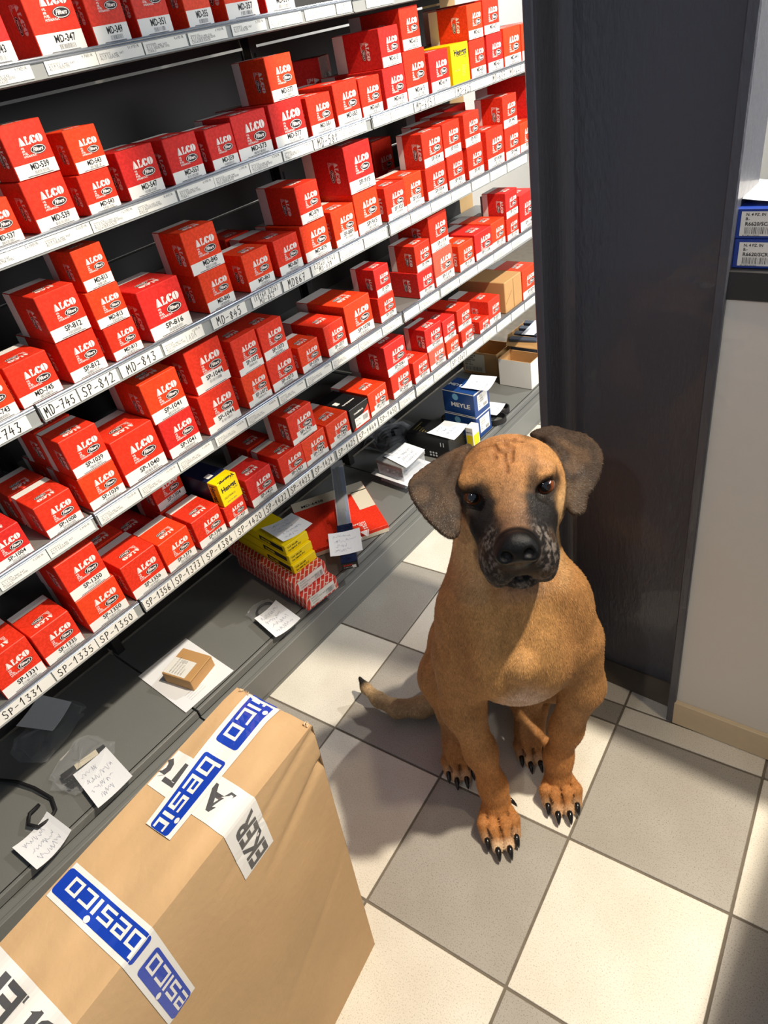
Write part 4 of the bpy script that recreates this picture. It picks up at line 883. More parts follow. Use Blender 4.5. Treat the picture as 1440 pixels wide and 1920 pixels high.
grid(lambda a, c: (topP(a, 0) + BO) * (1 - c) + lerp(bFL, bFR, a) * c - BO if c else topP(a, 0), n, 10, 0)
grid(lambda b, c: ((topP(0, b) + BO) * (1 - c) + lerp(bFL, bNL, b) * c - BO) if c else topP(0, b), m_, 10, 0)
grid(lambda a, c: (topP(a, 1) + BO) * (1 - c) + lerp(bNL, bNR, a) * c - BO if c else topP(a, 1), n, 10, 0)
mb.poly([q - BO for q in (bFL, bFR, bNR, bNL)], 0)
M_CARTON = mat('carton_board', rgb(188, 155, 114), .72, var=.13, vscale=9, bump=.35, bscale=90)
bm = bmesh.new(); me = mb.mesh('carton_body', [M_CARTON]); bm.from_mesh(me); bmesh.ops.remove_doubles(bm, verts=bm.verts, dist=.0006); bmesh.ops.recalc_face_normals(bm, faces=bm.faces); bm.to_mesh(me); bm.free()
me.polygons.foreach_set('use_smooth', [True] * len(me.polygons)); me.update()
obj('carton_body', me, big)
try: me.set_sharp_from_angle(angle=math.radians(40))
except Exception: pass
# torn paper edges at the far end
mb = MB()
for k in range(9):
    a = rc_.uniform(.0, .2) if k < 5 else rc_.uniform(.9, 1.0); p = topP(a, .006, .0008); q = [p + Vector((rc_.uniform(-.006, .006), rc_.uniform(-.004, .006), rc_.uniform(0, .004))) for _ in range(4)]
    mb.poly(q, 0); mb.poly([v - Vector((0, 0, .0006)) for v in q[::-1]], 0)
mb.build('torn_edge', mat('torn_board', rgb(206, 176, 140), .9, var=.2, vscale=60), big)
M_TAPE = mat('white_tape', rgb(222, 220, 216), .22, coat=.4); M_TBLUE = mat('tape_blue', rgb(22, 60, 168), .2, coat=.5); M_TGREY = mat('tape_grey', rgb(78, 78, 80), .3, coat=.4)
LET = {'b': [(0, 0, .18, 1.4), (0, 0, .8, .18), (0, .82, .8, 1), (.62, 0, .8, 1)], 'e': [(0, 0, .18, 1), (0, 0, .8, .18), (0, .82, .8, 1), (.62, .42, .8, 1), (0, .42, .8, .58)],
       's': [(0, 0, .8, .18), (.62, 0, .8, .58), (0, .42, .8, .58), (0, .42, .18, 1), (0, .82, .8, 1)], 'i': [(0, 0, .18, 1)], 'c': [(0, 0, .18, 1), (0, 0, .8, .18), (0, .82, .8, 1)], 'o': [(0, 0, .18, 1), (0, 0, .8, .18), (0, .82, .8, 1), (.62, 0, .8, 1)]}
def subdiv_rect(mb, fn, s0, t0, s1, t1, e, mi, ns=10, nt=3):
    bk = getattr(fn, 'brk', None); S_ = [s0 + (s1 - s0) * i / max(1, ns) for i in range(max(1, ns) + 1)]
    if bk is not None and s0 < bk < s1: S_ = sorted(S_ + [bk])
    ns = len(S_) - 1; vs = [fn(S_[i], t0 + (t1 - t0) * j / nt, e) for j in range(nt + 1) for i in range(ns + 1)]
    mb.add(vs, [(j * (ns + 1) + i, j * (ns + 1) + i + 1, (j + 1) * (ns + 1) + i + 1, (j + 1) * (ns + 1) + i) for j in range(nt) for i in range(ns)], mi)
def besico(mb, fn, s0, unit, ut, t0, lo, hi, e=.0012):
    """lettering in tape coordinates, clipped to lo..hi along the tape"""
    x = s0
    for ch in 'besico':
        for r in LET[ch]:
            a, b = max(x + r[0] * unit, lo), min(x + r[2] * unit, hi)
            if b - a > .0004: subdiv_rect(mb, fn, a, t0 + r[1] * ut, b, t0 + r[3] * ut, e, 0, 3, 2)
        if ch == 'i' and lo < x < hi: mb.poly([fn(x + (.09 + .15 * math.cos(q)) * unit, t0 + (1.36 * ut + .15 * math.sin(q) * unit), e) for q in np.linspace(0, 5.5, 12)], 0)
        x += (.34 if ch == 'i' else 1.0) * unit
def panel(mb, fn, s0, s1, t0, t1, e, r=.005):
    sgn = 12; vs = []
    pts = []
    for cx, cy, a0 in ((s1 - r, t1 - r, 0), (s0 + r, t1 - r, 90), (s0 + r, t0 + r, 180), (s1 - r, t0 + r, 270)):
        for k in range(4): q = math.radians(a0 + k * 30); pts.append((cx + r * math.cos(q), cy + r * math.sin(q)))
    # strips across the panel so that it can bend with the board
    n = 14
    subdiv_rect(mb, fn, s0 + r, t0, s1 - r, t1, e, 0, n, 4); subdiv_rect(mb, fn, s0, t0 + r, s0 + r, t1 - r, e, 0, 1, 4); subdiv_rect(mb, fn, s1 - r, t0 + r, s1, t1 - r, e, 0, 1, 4)
    for cx, cy, a0 in ((s1 - r, t1 - r, 0), (s0 + r, t1 - r, 90), (s0 + r, t0 + r, 180), (s1 - r, t0 + r, 270)):
        mb.poly([fn(cx, cy, e)] + [fn(cx + r * math.cos(math.radians(a0 + k * 30)), cy + r * math.sin(math.radians(a0 + k * 30)), e) for k in range(4)], 0)
LEN, WID = .56, .157
# tape along the top (text runs towards the camera end, capitals pointing right): s = metres from the far edge, t = across
def tapeL(s, t, e):
    if s < 0: p = topP(.17 + .43 * t / .062, 0, e) ; return p + Vector((0, .0015, s))
    b = s / LEN; a = .17 + .12 * min(b / .4, 1) + (.43 - .10 * min(b / .4, 1)) * t / .062; return topP(a, b, e)
# tape across: s = metres up the right face to the crease then to the left over the top, t grows towards the camera end
def tapeX(b0, c0, wd, skew=0.0):
    up_len = c0 * .62
    def fn(s, t, e):
        b = b0 + (t + skew * (s - up_len)) / LEN
        if s < up_len: return rightP(b, (up_len - s) / .62, e)
        a = 1 - (s - up_len) / WID
        if a < 0: return topP(0, b, e) + Vector((-.0015, 0, a * WID))
        return topP(a, b, e)
    fn.brk = up_len; return fn, up_len
def lettered_tape(name, fn, s0, s1, wd, e, su=.026, panels=(), grey=None):
    t = MB(); subdiv_rect(t, fn, s0, 0, s1, wd, e, 0, 46, 5); o = t.build(name, M_TAPE, big, fix=False)
    if panels:
        for p0, p1, l0 in panels:
            pb = MB(); lb = MB(); panel(pb, fn, p0, p1, wd * .14, wd * .86, e + .0004); besico(lb, fn, l0, su, wd * .40, wd * .24, p0 + .003, p1 - .002, e + .0008)
            pb = pb.build('blue_panel', M_TBLUE, o, fix=False); lb.build('lettering', M_TAPE, o, fix=False)
    if grey:
        for s_, x0, wd_ in grey:
            gb = MB(); pts, fs, w0 = glyphs(s_, .03, 0, 3); sc = wd * .56 / .7; sx = wd_ / w0 if wd_ else sc * .92
            gb.add([fn(x0 + p[0] * sx, wd * .2 + p[1] * sc, e + .0005) for p in pts], fs, 0); gb.build('lettering', M_TGREY, o, fix=False)
    return o
f2, u2 = tapeX(.225, .155, .060)
lettered_tape('tape', f2, 0, u2 + WID + .05, .060, .0009, grey=[('EKER', .003, .086), ('AUTOTEILE', u2 + .022, .30)])
lettered_tape('tape', tapeL, -.06, .225, .062, .0020, su=.0285, panels=[(-.055, .088, -.070), (.108, .2245, .114)])
f3, u3 = tapeX(.548, .235, .046)
lettered_tape('tape', f3, 0, u3 + WID + .04, .046, .0009, su=.0272, panels=[(.0, u3 - .028, u3 - .034 - .0272 * 5.14), (u3 - .012, u3 + WID - .004, u3 - .004)])
f4, u4 = tapeX(.745, .2, .062)
lettered_tape('tape', f4, 0, u4 + WID + .03, .062, .0009, grey=[('BLEK', u4 + .004, .150)])

# ------------------------------------------------------------------ the sitting dog: one continuous body grown from blended volumes
def K(u, v, d):
    """survey point of the figure: direction through the calibrated view, d metres along the view axis"""
    q = CAM_C + d * (CAM_F + (u - 720) / F_PX * CAM_R - (v - 960) / F_PX * CAM_U); return np.array(q)
def KZ(u, v, z):
    r = CAM_F + (u - 720) / F_PX * CAM_R - (v - 960) / F_PX * CAM_U; t = (z - CAM_C.z) / r.z; return np.array(CAM_C + t * r)
gx = np.arange(.16, .93, .0028, dtype=np.float32); gy = np.arange(-.09, .50, .0028, dtype=np.float32)
gz = np.concatenate([np.arange(-.012, .60, .0034), np.arange(.60, .935, .0023)]).astype(np.float32)
FLD = np.full((len(gx), len(gy), len(gz)), 1.0, np.float32)
def _sub(lo, hi):
    return tuple(slice(max(0, int(np.searchsorted(g, l)) - 1), int(np.searchsorted(g, h)) + 1) for g, l, h in zip((gx, gy, gz), lo, hi))
def _pts(s): return gx[s[0]][:, None, None], gy[s[1]][None, :, None], gz[s[2]][None, None, :]
def _join(s, d, k, op):
    a = FLD[s]
    if op > 0:
        h = np.clip(.5 + .5 * (a - d) / k, 0, 1); FLD[s] = a * (1 - h) + d * h - k * h * (1 - h)
    else:
        h = np.clip(.5 - .5 * (a + d) / k, 0, 1); FLD[s] = a * (1 - h) - d * h + k * h * (1 - h)
def cone(a, b, r1, r2, k=.03, op=1):
    a, b = np.asarray(a, float), np.asarray(b, float); R = max(r1, r2); mg = R + (k + .02 if op > 0 else k + .004)
    s = _sub(np.minimum(a, b) - mg, np.maximum(a, b) + mg); X, Y, Z = _pts(s); ba = (b - a).astype(np.float32); L2 = float(ba @ ba) + 1e-12
    t = np.clip(((X - a[0]) * ba[0] + (Y - a[1]) * ba[1] + (Z - a[2]) * ba[2]) / L2, 0, 1)
    d = np.sqrt((X - a[0] - t * ba[0]) ** 2 + (Y - a[1] - t * ba[1]) ** 2 + (Z - a[2] - t * ba[2]) ** 2) - (r1 + (r2 - r1) * t)
    _join(s, d.astype(np.float32), k, op)
def ell(c, rad, axes=None, k=.03, op=1):
    c = np.asarray(c, float); rad = np.asarray(rad, float); A = np.eye(3) if axes is None else np.asarray(axes, float); mg = max(rad) + (k + .02 if op > 0 else k + .004)
    s = _sub(c - mg, c + mg); X, Y, Z = _pts(s); X, Y, Z = X - c[0], Y - c[1], Z - c[2]
    q = [(X * A[i][0] + Y * A[i][1] + Z * A[i][2]) / rad[i] for i in range(3)]
    k0 = np.sqrt(q[0] ** 2 + q[1] ** 2 + q[2] ** 2); k1 = np.sqrt(sum((q[i] / rad[i]) ** 2 for i in range(3))) + 1e-9
    _join(s, (k0 * (k0 - 1) / k1).astype(np.float32), k, op)
def tri(a, b, c, th, k=.01):
    a, b, c = (np.asarray(q, float) for q in (a, b, c)); mg = th + k + .012; s = _sub(np.minimum(np.minimum(a, b), c) - mg, np.maximum(np.maximum(a, b), c) + mg)
    X, Y, Z = _pts(s); P = np.stack(np.broadcast_arrays(X, Y, Z), -1).reshape(-1, 3).astype(np.float64)
    ba, cb, ac = b - a, c - b, a - c; n = np.cross(ba, ac); pa, pb, pc = P - a, P - b, P - c
    sg = np.sign(pa @ np.cross(ba, n)) + np.sign(pb @ np.cross(cb, n)) + np.sign(pc @ np.cross(ac, n))
    def ed(e, p): t = np.clip(p @ e / (e @ e), 0, 1); return ((p - t[:, None] * e) ** 2).sum(1)
    d2 = np.where(sg < 2, np.minimum(np.minimum(ed(ba, pa), ed(cb, pb)), ed(ac, pc)), (pa @ n) ** 2 / (n @ n))
    d = (np.sqrt(d2) - th).reshape(np.broadcast_shapes(X.shape, Y.shape, Z.shape)); _join(s, d.astype(np.float32), k, 1)
# --- frame of the body: fwd = way it faces, lft = image right
FW = np.array((.63, -.777, 0.)); FW /= np.linalg.norm(FW); SD = np.array((.777, .63, 0.)); SD /= np.linalg.norm(SD); UP = np.array((0, 0, 1.))
O_ = np.array((.735, .078, 0.))                       # between the front feet
def B(f, s, z): return O_ + FW * f + SD * s + UP * z
BA = [FW, SD, UP]
def tilt(deg):
    t = math.radians(deg); return [FW * math.cos(t) + UP * math.sin(t), SD, -FW * math.sin(t) + UP * math.cos(t)]
# trunk
ell(B(-.095, .010, .480), (.115, .114, .150), tilt(20), .05)           # rib cage
ell(B(-.060, .008, .445), (.080, .104, .086), tilt(10), .04)           # brisket
cone(B(-.10, .005, .48), B(-.31, 0, .24), .105, .110, .06)             # back and loin
ell(B(-.34, 0, .155), (.12, .125, .14), BA, .05)                       # rump
cone(B(-.135, .012, .58), B(-.115, .012, .71), .100, .080, .05)        # neck
cone(B(-.085, .008, .55), B(-.095, .012, .67), .078, .058, .05)        # throat
for s in (-1, 1):
    ell(B(-.085, s * .092 + .012, .500), (.060, .050, .108), tilt(-8), .034)   # shoulders
    ell(B(-.004, s * .046 + .008, .488), (.040, .043, .070), tilt(12), .014)   # breast muscles
    cone(B(-.045, s * .062 + .01, .60), B(-.012, s * .03 + .008, .51), .030, .024, .04)   # folds from the neck to the breast
ell(B(.022, .006, .500), (.026, .026, .030), BA, .018)                 # point of the breastbone
# fore legs
FR_ = [B(-.075, -.096, .435), KZ(868, 1325, .315), KZ(901, 1408, .19), KZ(924, 1474, .095), KZ(930, 1500, .058)]
FL_ = [B(-.075, .118, .435), KZ(1090, 1285, .315), KZ(1062, 1365, .185), KZ(1047, 1420, .095), KZ(1047, 1447, .058)]
for q in (FR_, FL_):
    for (a, b), (r1, r2) in zip(zip(q[:-1], q[1:]), ((.052, .040), (.039, .029), (.029, .0245), (.026, .026))): cone(a, b, r1, r2, .03)
PAWS = []; CLEFT = []
def paw(heel, toe, w_, lab, sc=1.0):
    """four toes and a pad; returns the toe tips for the claws"""
    heel, toe = np.array(heel), np.array(toe); heel[2] = .030; toe[2] = .017; f = toe - heel; f[2] = 0; L = np.linalg.norm(f); f /= L; s = np.array((-f[1], f[0], 0)); tips = []
    ell(heel + f * L * .10 + UP * .002, (L * .42, w_ * .74, .024), [f, s, UP], .02)
    for t, (o, ln) in enumerate(((-1, .62), (-.40, 1.0), (.40, 1.0), (1, .64))):
        r = .0128 * sc; q = o * w_ * .80
        base = heel + s * q * .72 + f * L * .10 + UP * .004; mid = heel + s * q + f * L * (.26 + .32 * ln) + UP * .007; tip = heel + s * q * .96 + f * L * (.24 + .68 * ln) - UP * .016
        cone(base, mid, r * .85, r * 1.08, .004); cone(mid, tip, r * 1.08, r * .88, .0015); tips.append((tip + f * r * .62 + UP * .003, f + s * o * .06))
    for o, l0, l1 in ((-.70, .22, .78), (0, .22, 1.0), (.70, .22, .78)):      # clefts between the toes
        cone(heel + s * o * w_ * .80 + f * L * (l0 + .10) + UP * .016, heel + s * o * w_ * .80 + f * L * l1 + UP * .002, .0016, .0036, .004, -1); CLEFT.append((heel + s * o * w_ * .80 + f * L * (l0 + .14) + UP * .012, heel + s * o * w_ * .80 + f * L * l1))
    PAWS.append((lab, tips, sc))
paw(KZ(928, 1508, .03), KZ(945, 1594, .017), .039, 'fr'); paw(KZ(1047, 1456, .03), KZ(1057, 1526, .017), .039, 'fl')
# dew claw pads
cone(KZ(942, 1494, .055), KZ(950, 1498, .050), .010, .008, .01)
# hind legs: thigh beside the flank, knee forward, long foot flat on the floor
for s, toe, heel in ((-1, KZ(866, 1462, .017), None), (1, KZ(1004, 1432, .017), None)):
    hip = B(-.33, s * .10, .20); knee = B(-.195, s * .135, .235)
    th = toe.copy(); hock = B(-.36, s * .125, .05)
    ell((hip + knee) / 2 + UP * -.02, (.115, .056, .120), tilt(-10), .035)
    cone(knee, toe - FW * .12 + UP * .09, .062, .030, .035); cone(toe - FW * .12 + UP * .085, toe - FW * .055 + UP * .028, .030, .027, .03); cone(hock, toe - FW * .06 + UP * .03, .028, .026, .03)
    paw(toe - FW * .074, toe, .036, 'h' + ('r' if s < 0 else 'l'), .95)
# tail lying on the floor to the image left
TL = [B(-.42, -.02, .11), KZ(835, 1305, .05), KZ(790, 1326, .035), KZ(745, 1329, .032), KZ(710, 1312, .034), KZ(686, 1290, .045), KZ(675, 1272, .062)]
for i in range(len(TL) - 1): cone(TL[i], TL[i + 1], (.036, .029, .025, .021, .017, .012)[i], (.029, .025, .021, .017, .012, .005)[i], .014)
# --- head
EY_L, EY_R = K(887, 927, 1.056), K(1021, 906, 1.035)
E0 = (EY_L + EY_R) / 2; HR = EY_R - EY_L; ES = np.linalg.norm(HR) / 2; HR /= np.linalg.norm(HR)
NT = K(969, 1024, .940); HF = NT - E0; HF -= HR * (HF @ HR); HF /= np.linalg.norm(HF); HF = HF * math.cos(.10) ; HF = HF - HR * (HF @ HR)
HF /= np.linalg.norm(HF); HU = np.cross(HF, HR)
HA = [HR, HF, HU]
def H(x, y, z): return E0 + HR * x + HF * y + HU * z
NL_ = float(np.linalg.norm(NT - E0))
ell(H(0, -.052, -.012), (.083, .078, .060), HA, .03)                     # skull
ell(H(0, -.022, .012), (.056, .046, .034), HA, .03)                     # forehead
for s in (-1, 1):
    ell(H(s * .050, -.035, -.042), (.040, .060, .052), HA, .03)         # cheeks
    ell(H(s * .046, -.004, .022), (.026, .020, .013), HA, .018)         # brows
    ell(H(s * .040, .030, -.035), (.026, .040, .030), HA, .02)          # under the eyes
    ell(H(s * .030, .085, -.060), (.029, .045, .036), HA, .018)         # flews
    ell(H(s * .035, .062, -.092), (.023, .042, .034), HA, .016)
cone(H(0, .010, -.030), H(0, NL_ - .030, -.026), .050, .036, .03)       # muzzle
ell(H(0, .056, -.108), (.040, .046, .026), HA, .007)                    # chin
cone(H(0, -.045, -.075), H(0, -.13, -.13), .052, .070, .045)              # throat to neck
ell(H(0, NL_ - .004, -.006), (.029, .022, .025), HA, .008)              # nose leather
for s in (-1, 1):
    ell(H(s * .0195, NL_ - .000, -.012), (.0125, .017, .014), HA, .006)
    ell(H(s * .0160, NL_ + .019, -.004), (.0092, .013, .0080), HA, .004, -1)   # nostrils
    ell(H(s * ES, .026, .002), (.0175, .019, .0128), HA, .008, -1)    # eye openings
    cone(H(s * .008, NL_ - .010, -.068), H(s * .055, .045, -.112), .0022, .0026, .005, -1)   # lip line
cone(H(0, NL_ + .014, -.022), H(0, NL_ - .006, -.066), .0022, .0022, .004, -1)            # groove below the nose
def onskull(x, y):
    for z in np.arange(.10, -.02, -.0012):
        q = H(x, y, z); i_, j_, k_ = (int(np.clip(np.searchsorted(g, c), 0, len(g) - 1)) for g, c in zip((gx, gy, gz), q))
        if FLD[i_, j_, k_] < .0008: return q
    return H(x, y, 0)
WR = [[(.000, -.030), (.001, -.015), (.002, .000), (.002, .012)], [(-.010, -.046), (-.009, -.034), (-.003, -.024), (.000, -.018)], [(.002, -.050), (.008, -.040), (.007, -.028), (.001, -.020)], [(.016, -.036), (.013, -.020), (.011, -.004)], [(.004, -.052), (.016, -.054), (.030, -.052)], [(-.012, -.050), (-.024, -.052), (-.036, -.046)], [(-.040, -.056), (-.020, -.062), (.020, -.062)], [(-.014, -.030), (-.012, -.014)]]
WRP = [[onskull(x, y) for x, y in w_] for w_ in WR]
for w_ in WRP:
    for a, b in zip(w_[:-1], w_[1:]): cone(a, b, .0020, .0020, .0055, -1)
# ears
eL = [K(u, v, d) for u, v, d in ((878, 838, 1.115), (840, 855, 1.105), (803, 877, 1.088), (773, 904, 1.072), (777, 932, 1.062), (800, 966, 1.052), (830, 996, 1.045), (850, 1004, 1.043), (858, 985, 1.046), (857, 935, 1.058), (853, 890, 1.078), (864, 858, 1.10))]
eR = [K(u, v, d) for u, v, d in ((1000, 815, 1.120), (1034, 804, 1.125), (1064, 812, 1.128), (1096, 820, 1.122), (1121, 845, 1.108), (1123, 872, 1.094), (1112, 906, 1.078), (1096, 928, 1.068), (1090, 956, 1.060), (1074, 959, 1.058), (1066, 940, 1.060), (1065, 895, 1.066), (1054, 856, 1.080), (1030, 824, 1.10))]
EARP = []
def crom(P, m=3):
    out = []; n = len(P)
    for i in range(n):
        p0, p1, p2, p3 = P[i - 1], P[i], P[(i + 1) % n], P[(i + 2) % n]
        for k in range(m): t = k / m; out.append(.5 * (2 * p1 + (p2 - p0) * t + (2 * p0 - 5 * p1 + 4 * p2 - p3) * t * t + (3 * p1 - p0 - 3 * p2 + p3) * t ** 3))
    return out
for e, ctr, roll in ((eL, K(828, 922, 1.060), (11, 10, 9)), (eR, K(1090, 872, 1.078), (13, 12, 11))):
    ee = crom(e)
    for a, b in zip(ee, ee[1:] + ee[:1]):
        tri(a, b, ctr, .0050, .003)
        for p in (.0, .3, .6, .9):
            for q in (.25, .75): EARP.append((a * (1 - q) + b * q) * (1 - p) + ctr * p)
    for a, b in zip(roll[:-1], roll[1:]): cone(e[a], e[b], .0075, .0065, .008)
FLD = np.maximum(FLD, (-gz)[None, None, :] + .0012)                     # flat where it rests on the floor
def surface_nets(F, gx, gy, gz):
    S = F < 0; nx, ny, nz = F.shape
    c = np.zeros((nx - 1, ny - 1, nz - 1), np.uint8)
    for i in (0, 1):
        for j in (0, 1):
            for k in (0, 1): c += S[i:nx - 1 + i, j:ny - 1 + j, k:nz - 1 + k]
    act = np.argwhere((c > 0) & (c < 8)).astype(np.int32); idx = np.full(c.shape, -1, np.int32); idx[tuple(act.T)] = np.arange(len(act)); del c
    co = [(i, j, k) for i in (0, 1) for j in (0, 1) for k in (0, 1)]
    val = np.stack([F[act[:, 0] + i, act[:, 1] + j, act[:, 2] + k] for i, j, k in co], 1)
    pos = np.stack([np.stack([gx[act[:, 0] + i], gy[act[:, 1] + j], gz[act[:, 2] + k]], 1) for i, j, k in co], 1)
    acc = np.zeros((len(act), 3)); cnt = np.zeros(len(act))
    for a in range(8):
        for b in range(a + 1, 8):
            if sum(x != y for x, y in zip(co[a], co[b])) != 1: continue
            va, vb = val[:, a], val[:, b]; m = (va < 0) != (vb < 0); t = np.where(m, va / np.where(m, va - vb, 1), 0)[:, None]
            acc += np.where(m[:, None], pos[:, a] * (1 - t) + pos[:, b] * t, 0); cnt += m
    V = acc / cnt[:, None]; Q = []
    for ax in range(3):
        o1, o2 = [(1, 2), (2, 0), (0, 1)][ax]; sl0 = [slice(None)] * 3; sl1 = [slice(None)] * 3; sl0[ax] = slice(0, -1); sl1[ax] = slice(1, None)
        A, Bb = S[tuple(sl0)], S[tuple(sl1)]; e = np.argwhere(A != Bb); e = e[(e[:, o1] > 0) & (e[:, o2] > 0) & (e[:, o1] < F.shape[o1] - 1) & (e[:, o2] < F.shape[o2] - 1)]
        fl = A[tuple(e.T)]; qs = []
        for d1, d2 in ((0, 0), (1, 0), (1, 1), (0, 1)):
            q = e.copy(); q[:, o1] -= d1; q[:, o2] -= d2; qs.append(idx[tuple(q.T)])
        q = np.stack(qs, 1); q[~fl] = q[~fl][:, ::-1]; Q.append(q)
    return V, np.concatenate(Q)
DV, DQ = surface_nets(FLD, gx, gy, gz); del FLD
print('dog', len(DV), 'verts')
DQ = DQ[(DQ >= 0).all(1)]
# --- coat colours, from where each point lies on the body
def sm(e0, e1, x): t = np.clip((x - e0) / (e1 - e0), 0, 1); return t * t * (3 - 2 * t)
rng = np.random.default_rng(3)
def vnoise(P, sc, seed):
    r = np.random.default_rng(seed); T_ = r.random((32, 32, 32)); q = P * sc; i = np.floor(q).astype(int); f = q - i; f = f * f * (3 - 2 * f); out = 0
    for a in (0, 1):
        for b in (0, 1):
            for c in (0, 1): out = out + T_[(i[:, 0] + a) % 32, (i[:, 1] + b) % 32, (i[:, 2] + c) % 32] * (f[:, 0] if a else 1 - f[:, 0]) * (f[:, 1] if b else 1 - f[:, 1]) * (f[:, 2] if c else 1 - f[:, 2])
    return out
n1, n2, n3 = vnoise(DV, 30, 1), vnoise(DV, 90, 2), vnoise(DV, 260, 5)
C_ = lambda r, g, b: np.array(rgb(r, g, b))
col_ = C_(166, 122, 76)[None] * (.86 + .28 * n1[:, None]) 
def blend(c, w_): global col_; w_ = np.clip(w_, 0, 1)[:, None]; col_ = col_ * (1 - w_) + c[None] * w_
L_ = DV - E0; hx, hy, hz = L_ @ HR, L_ @ HF, L_ @ HU
bl = DV - O_; bf, bs, bz = bl @ FW, bl @ SD, bl @ UP
head = sm(.60, .66, DV[:, 2])
blend(C_(196, 150, 92), (1 - head) * sm(.02, -.02, np.abs(bs) - .07) * sm(.30, .40, bz) * sm(-.10, -.02, bf) * .45)        # paler front of the chest
blend(C_(206, 180, 160), (1 - head) * sm(.062, .010, np.hypot((bs - .006) * .9, (bz - .398) * .75)) * sm(-.14, -.04, bf) * (.55 + .7 * n2))   # white chest mark
blend(C_(190, 148, 96), (1 - head) * sm(.04, .012, np.hypot(bs - .006, (bz - .50))) * sm(-.04, 0, bf) * .45)
blend(C_(176, 116, 62), sm(.30, .12, DV[:, 2]) * sm(-.20, -.08, bf) * .75)                                                # redder fore legs
blend(C_(176, 150, 116), sm(.20, .10, DV[:, 2]) * sm(.10, .26, -bf) * (bs < -.10) * .5)
for lab, tips, sc in PAWS:
    for i, (t, d) in enumerate(tips): blend(C_(226, 196, 160), sm(.030, .010, np.linalg.norm(DV - t, axis=1)) * (.85 if (i in (1, 2) and lab == 'fr') else .35))
hm = DV[:, 2] > .60; ear = np.zeros(len(DV)); dd = np.full(hm.sum(), 9.); PP = DV[hm]
for q in EARP: dd = np.minimum(dd, ((PP - q) ** 2).sum(1))
ear[hm] = sm(.020, .013, np.sqrt(dd))
# black mask: sides of the muzzle up to the eyes, browner along the bridge, paler cheeks and throat
up_lim = sm(.004, -.012, hz - .9 * np.maximum(0, hy - .015) + .010 * (n2 - .5))
front = sm(-.030, .012, hy + .012 * (n2 - .5)) * sm(-.135, -.115, hz)
mk = head * up_lim * front * sm(.0, .020, .066 - np.abs(hx) + .35 * hy + .012 * (n2 - .5))
bridge = sm(.034, .012, np.abs(hx)) * sm(.100, .040, hy) * sm(-.045, -.020, hz)
blend(C_(206, 172, 124), head * sm(.0, -.03, hz) * sm(.050, .066, np.abs(hx)) * sm(-.09, -.02, hy) * .55)              # pale cheeks
blend(C_(27, 24, 23), mk * (1 - .80 * bridge) * (.74 + .45 * n1))
blend(C_(112, 82, 60), head * sm(.036, .012, np.abs(hx)) * sm(-.005, .040, hy) * sm(-.05, -.02, hz) * .62); blend(C_(144, 94, 56), head * sm(.02, .05, hz) * .45)
blend(C_(150, 122, 104), sm(.60, .64, DV[:, 2]) * sm(-.115, -.135, hz) * sm(.05, .02, np.abs(hx)) * sm(-.05, 0, hy) * .5)
ed_ = np.minimum(np.hypot(hx - ES + .004, (hz - .002) * 1.15), np.hypot(hx + ES - .004, (hz - .002) * 1.15))
blend(C_(20, 17, 17), head * sm(.040, .018, ed_ + .014 * (n2 - .5)) * sm(-.03, 0, hy) * .95)
brow = np.minimum(np.hypot((hx - ES + .016) * 1.3, hz - .024), np.hypot((hx + ES - .016) * 1.3, hz - .024))
blend(C_(30, 26, 24), head * sm(.026, .004, brow + .008 * (n2 - .5)) * .75)
blend(C_(150, 138, 128), head * sm(-.055, -.080, hz) * sm(.03, .08, hy) * sm(.40, .8, n3) * .42)                          # grey lips
blend(C_(150, 140, 132), head * sm(.02, .034, np.abs(hx)) * sm(.07, .10, hy) * sm(-.07, -.04, hz) * sm(.4, .75, n3) * .42)
wr = np.minimum.reduce([np.linalg.norm(DV - (a * (1 - t) + b * t), axis=1) for w_ in WRP for a, b in zip(w_[:-1], w_[1:]) for t in np.linspace(0, 1, 8)])
blend(C_(104, 62, 34), sm(.0062, .0022, wr) * .55)  # forehead wrinkles darkened: crease shade put into the coat colour
blend(C_(54, 43, 35), ear * (.85 + .3 * n1)); blend(C_(104, 80, 58), ear * sm(.55, .8, n1) * .4)
nose = sm(.0, 1, np.clip(1.25 - np.sqrt(((hx) / .036) ** 2 + ((hy - NL_ + .002) / .028) ** 2 + ((hz + .006) / .031) ** 2), 0, .25) * 4)
blend(C_(12, 12, 13), nose)
cl = np.minimum.reduce([np.linalg.norm(DV - (a * (1 - t) + b * t), axis=1) for a, b in CLEFT for t in np.linspace(0, 1, 7)]); blend(C_(60, 40, 26), sm(.0065, .0030, cl) * .7)  # shade in the toe clefts painted as darker coat
tp = np.linalg.norm(DV - TL[-1], axis=1); tl_d = np.minimum.reduce([np.linalg.norm(DV - q, axis=1) for q in TL[2:]])
blend(C_(168, 146, 110), sm(.05, .03, tl_d) * sm(.09, .05, DV[:, 2]) * .6); blend(C_(26, 22, 20), sm(.034, .014, tp))
col_ *= (.80 + .40 * n3[:, None]) * (.90 + .2 * n2[:, None])
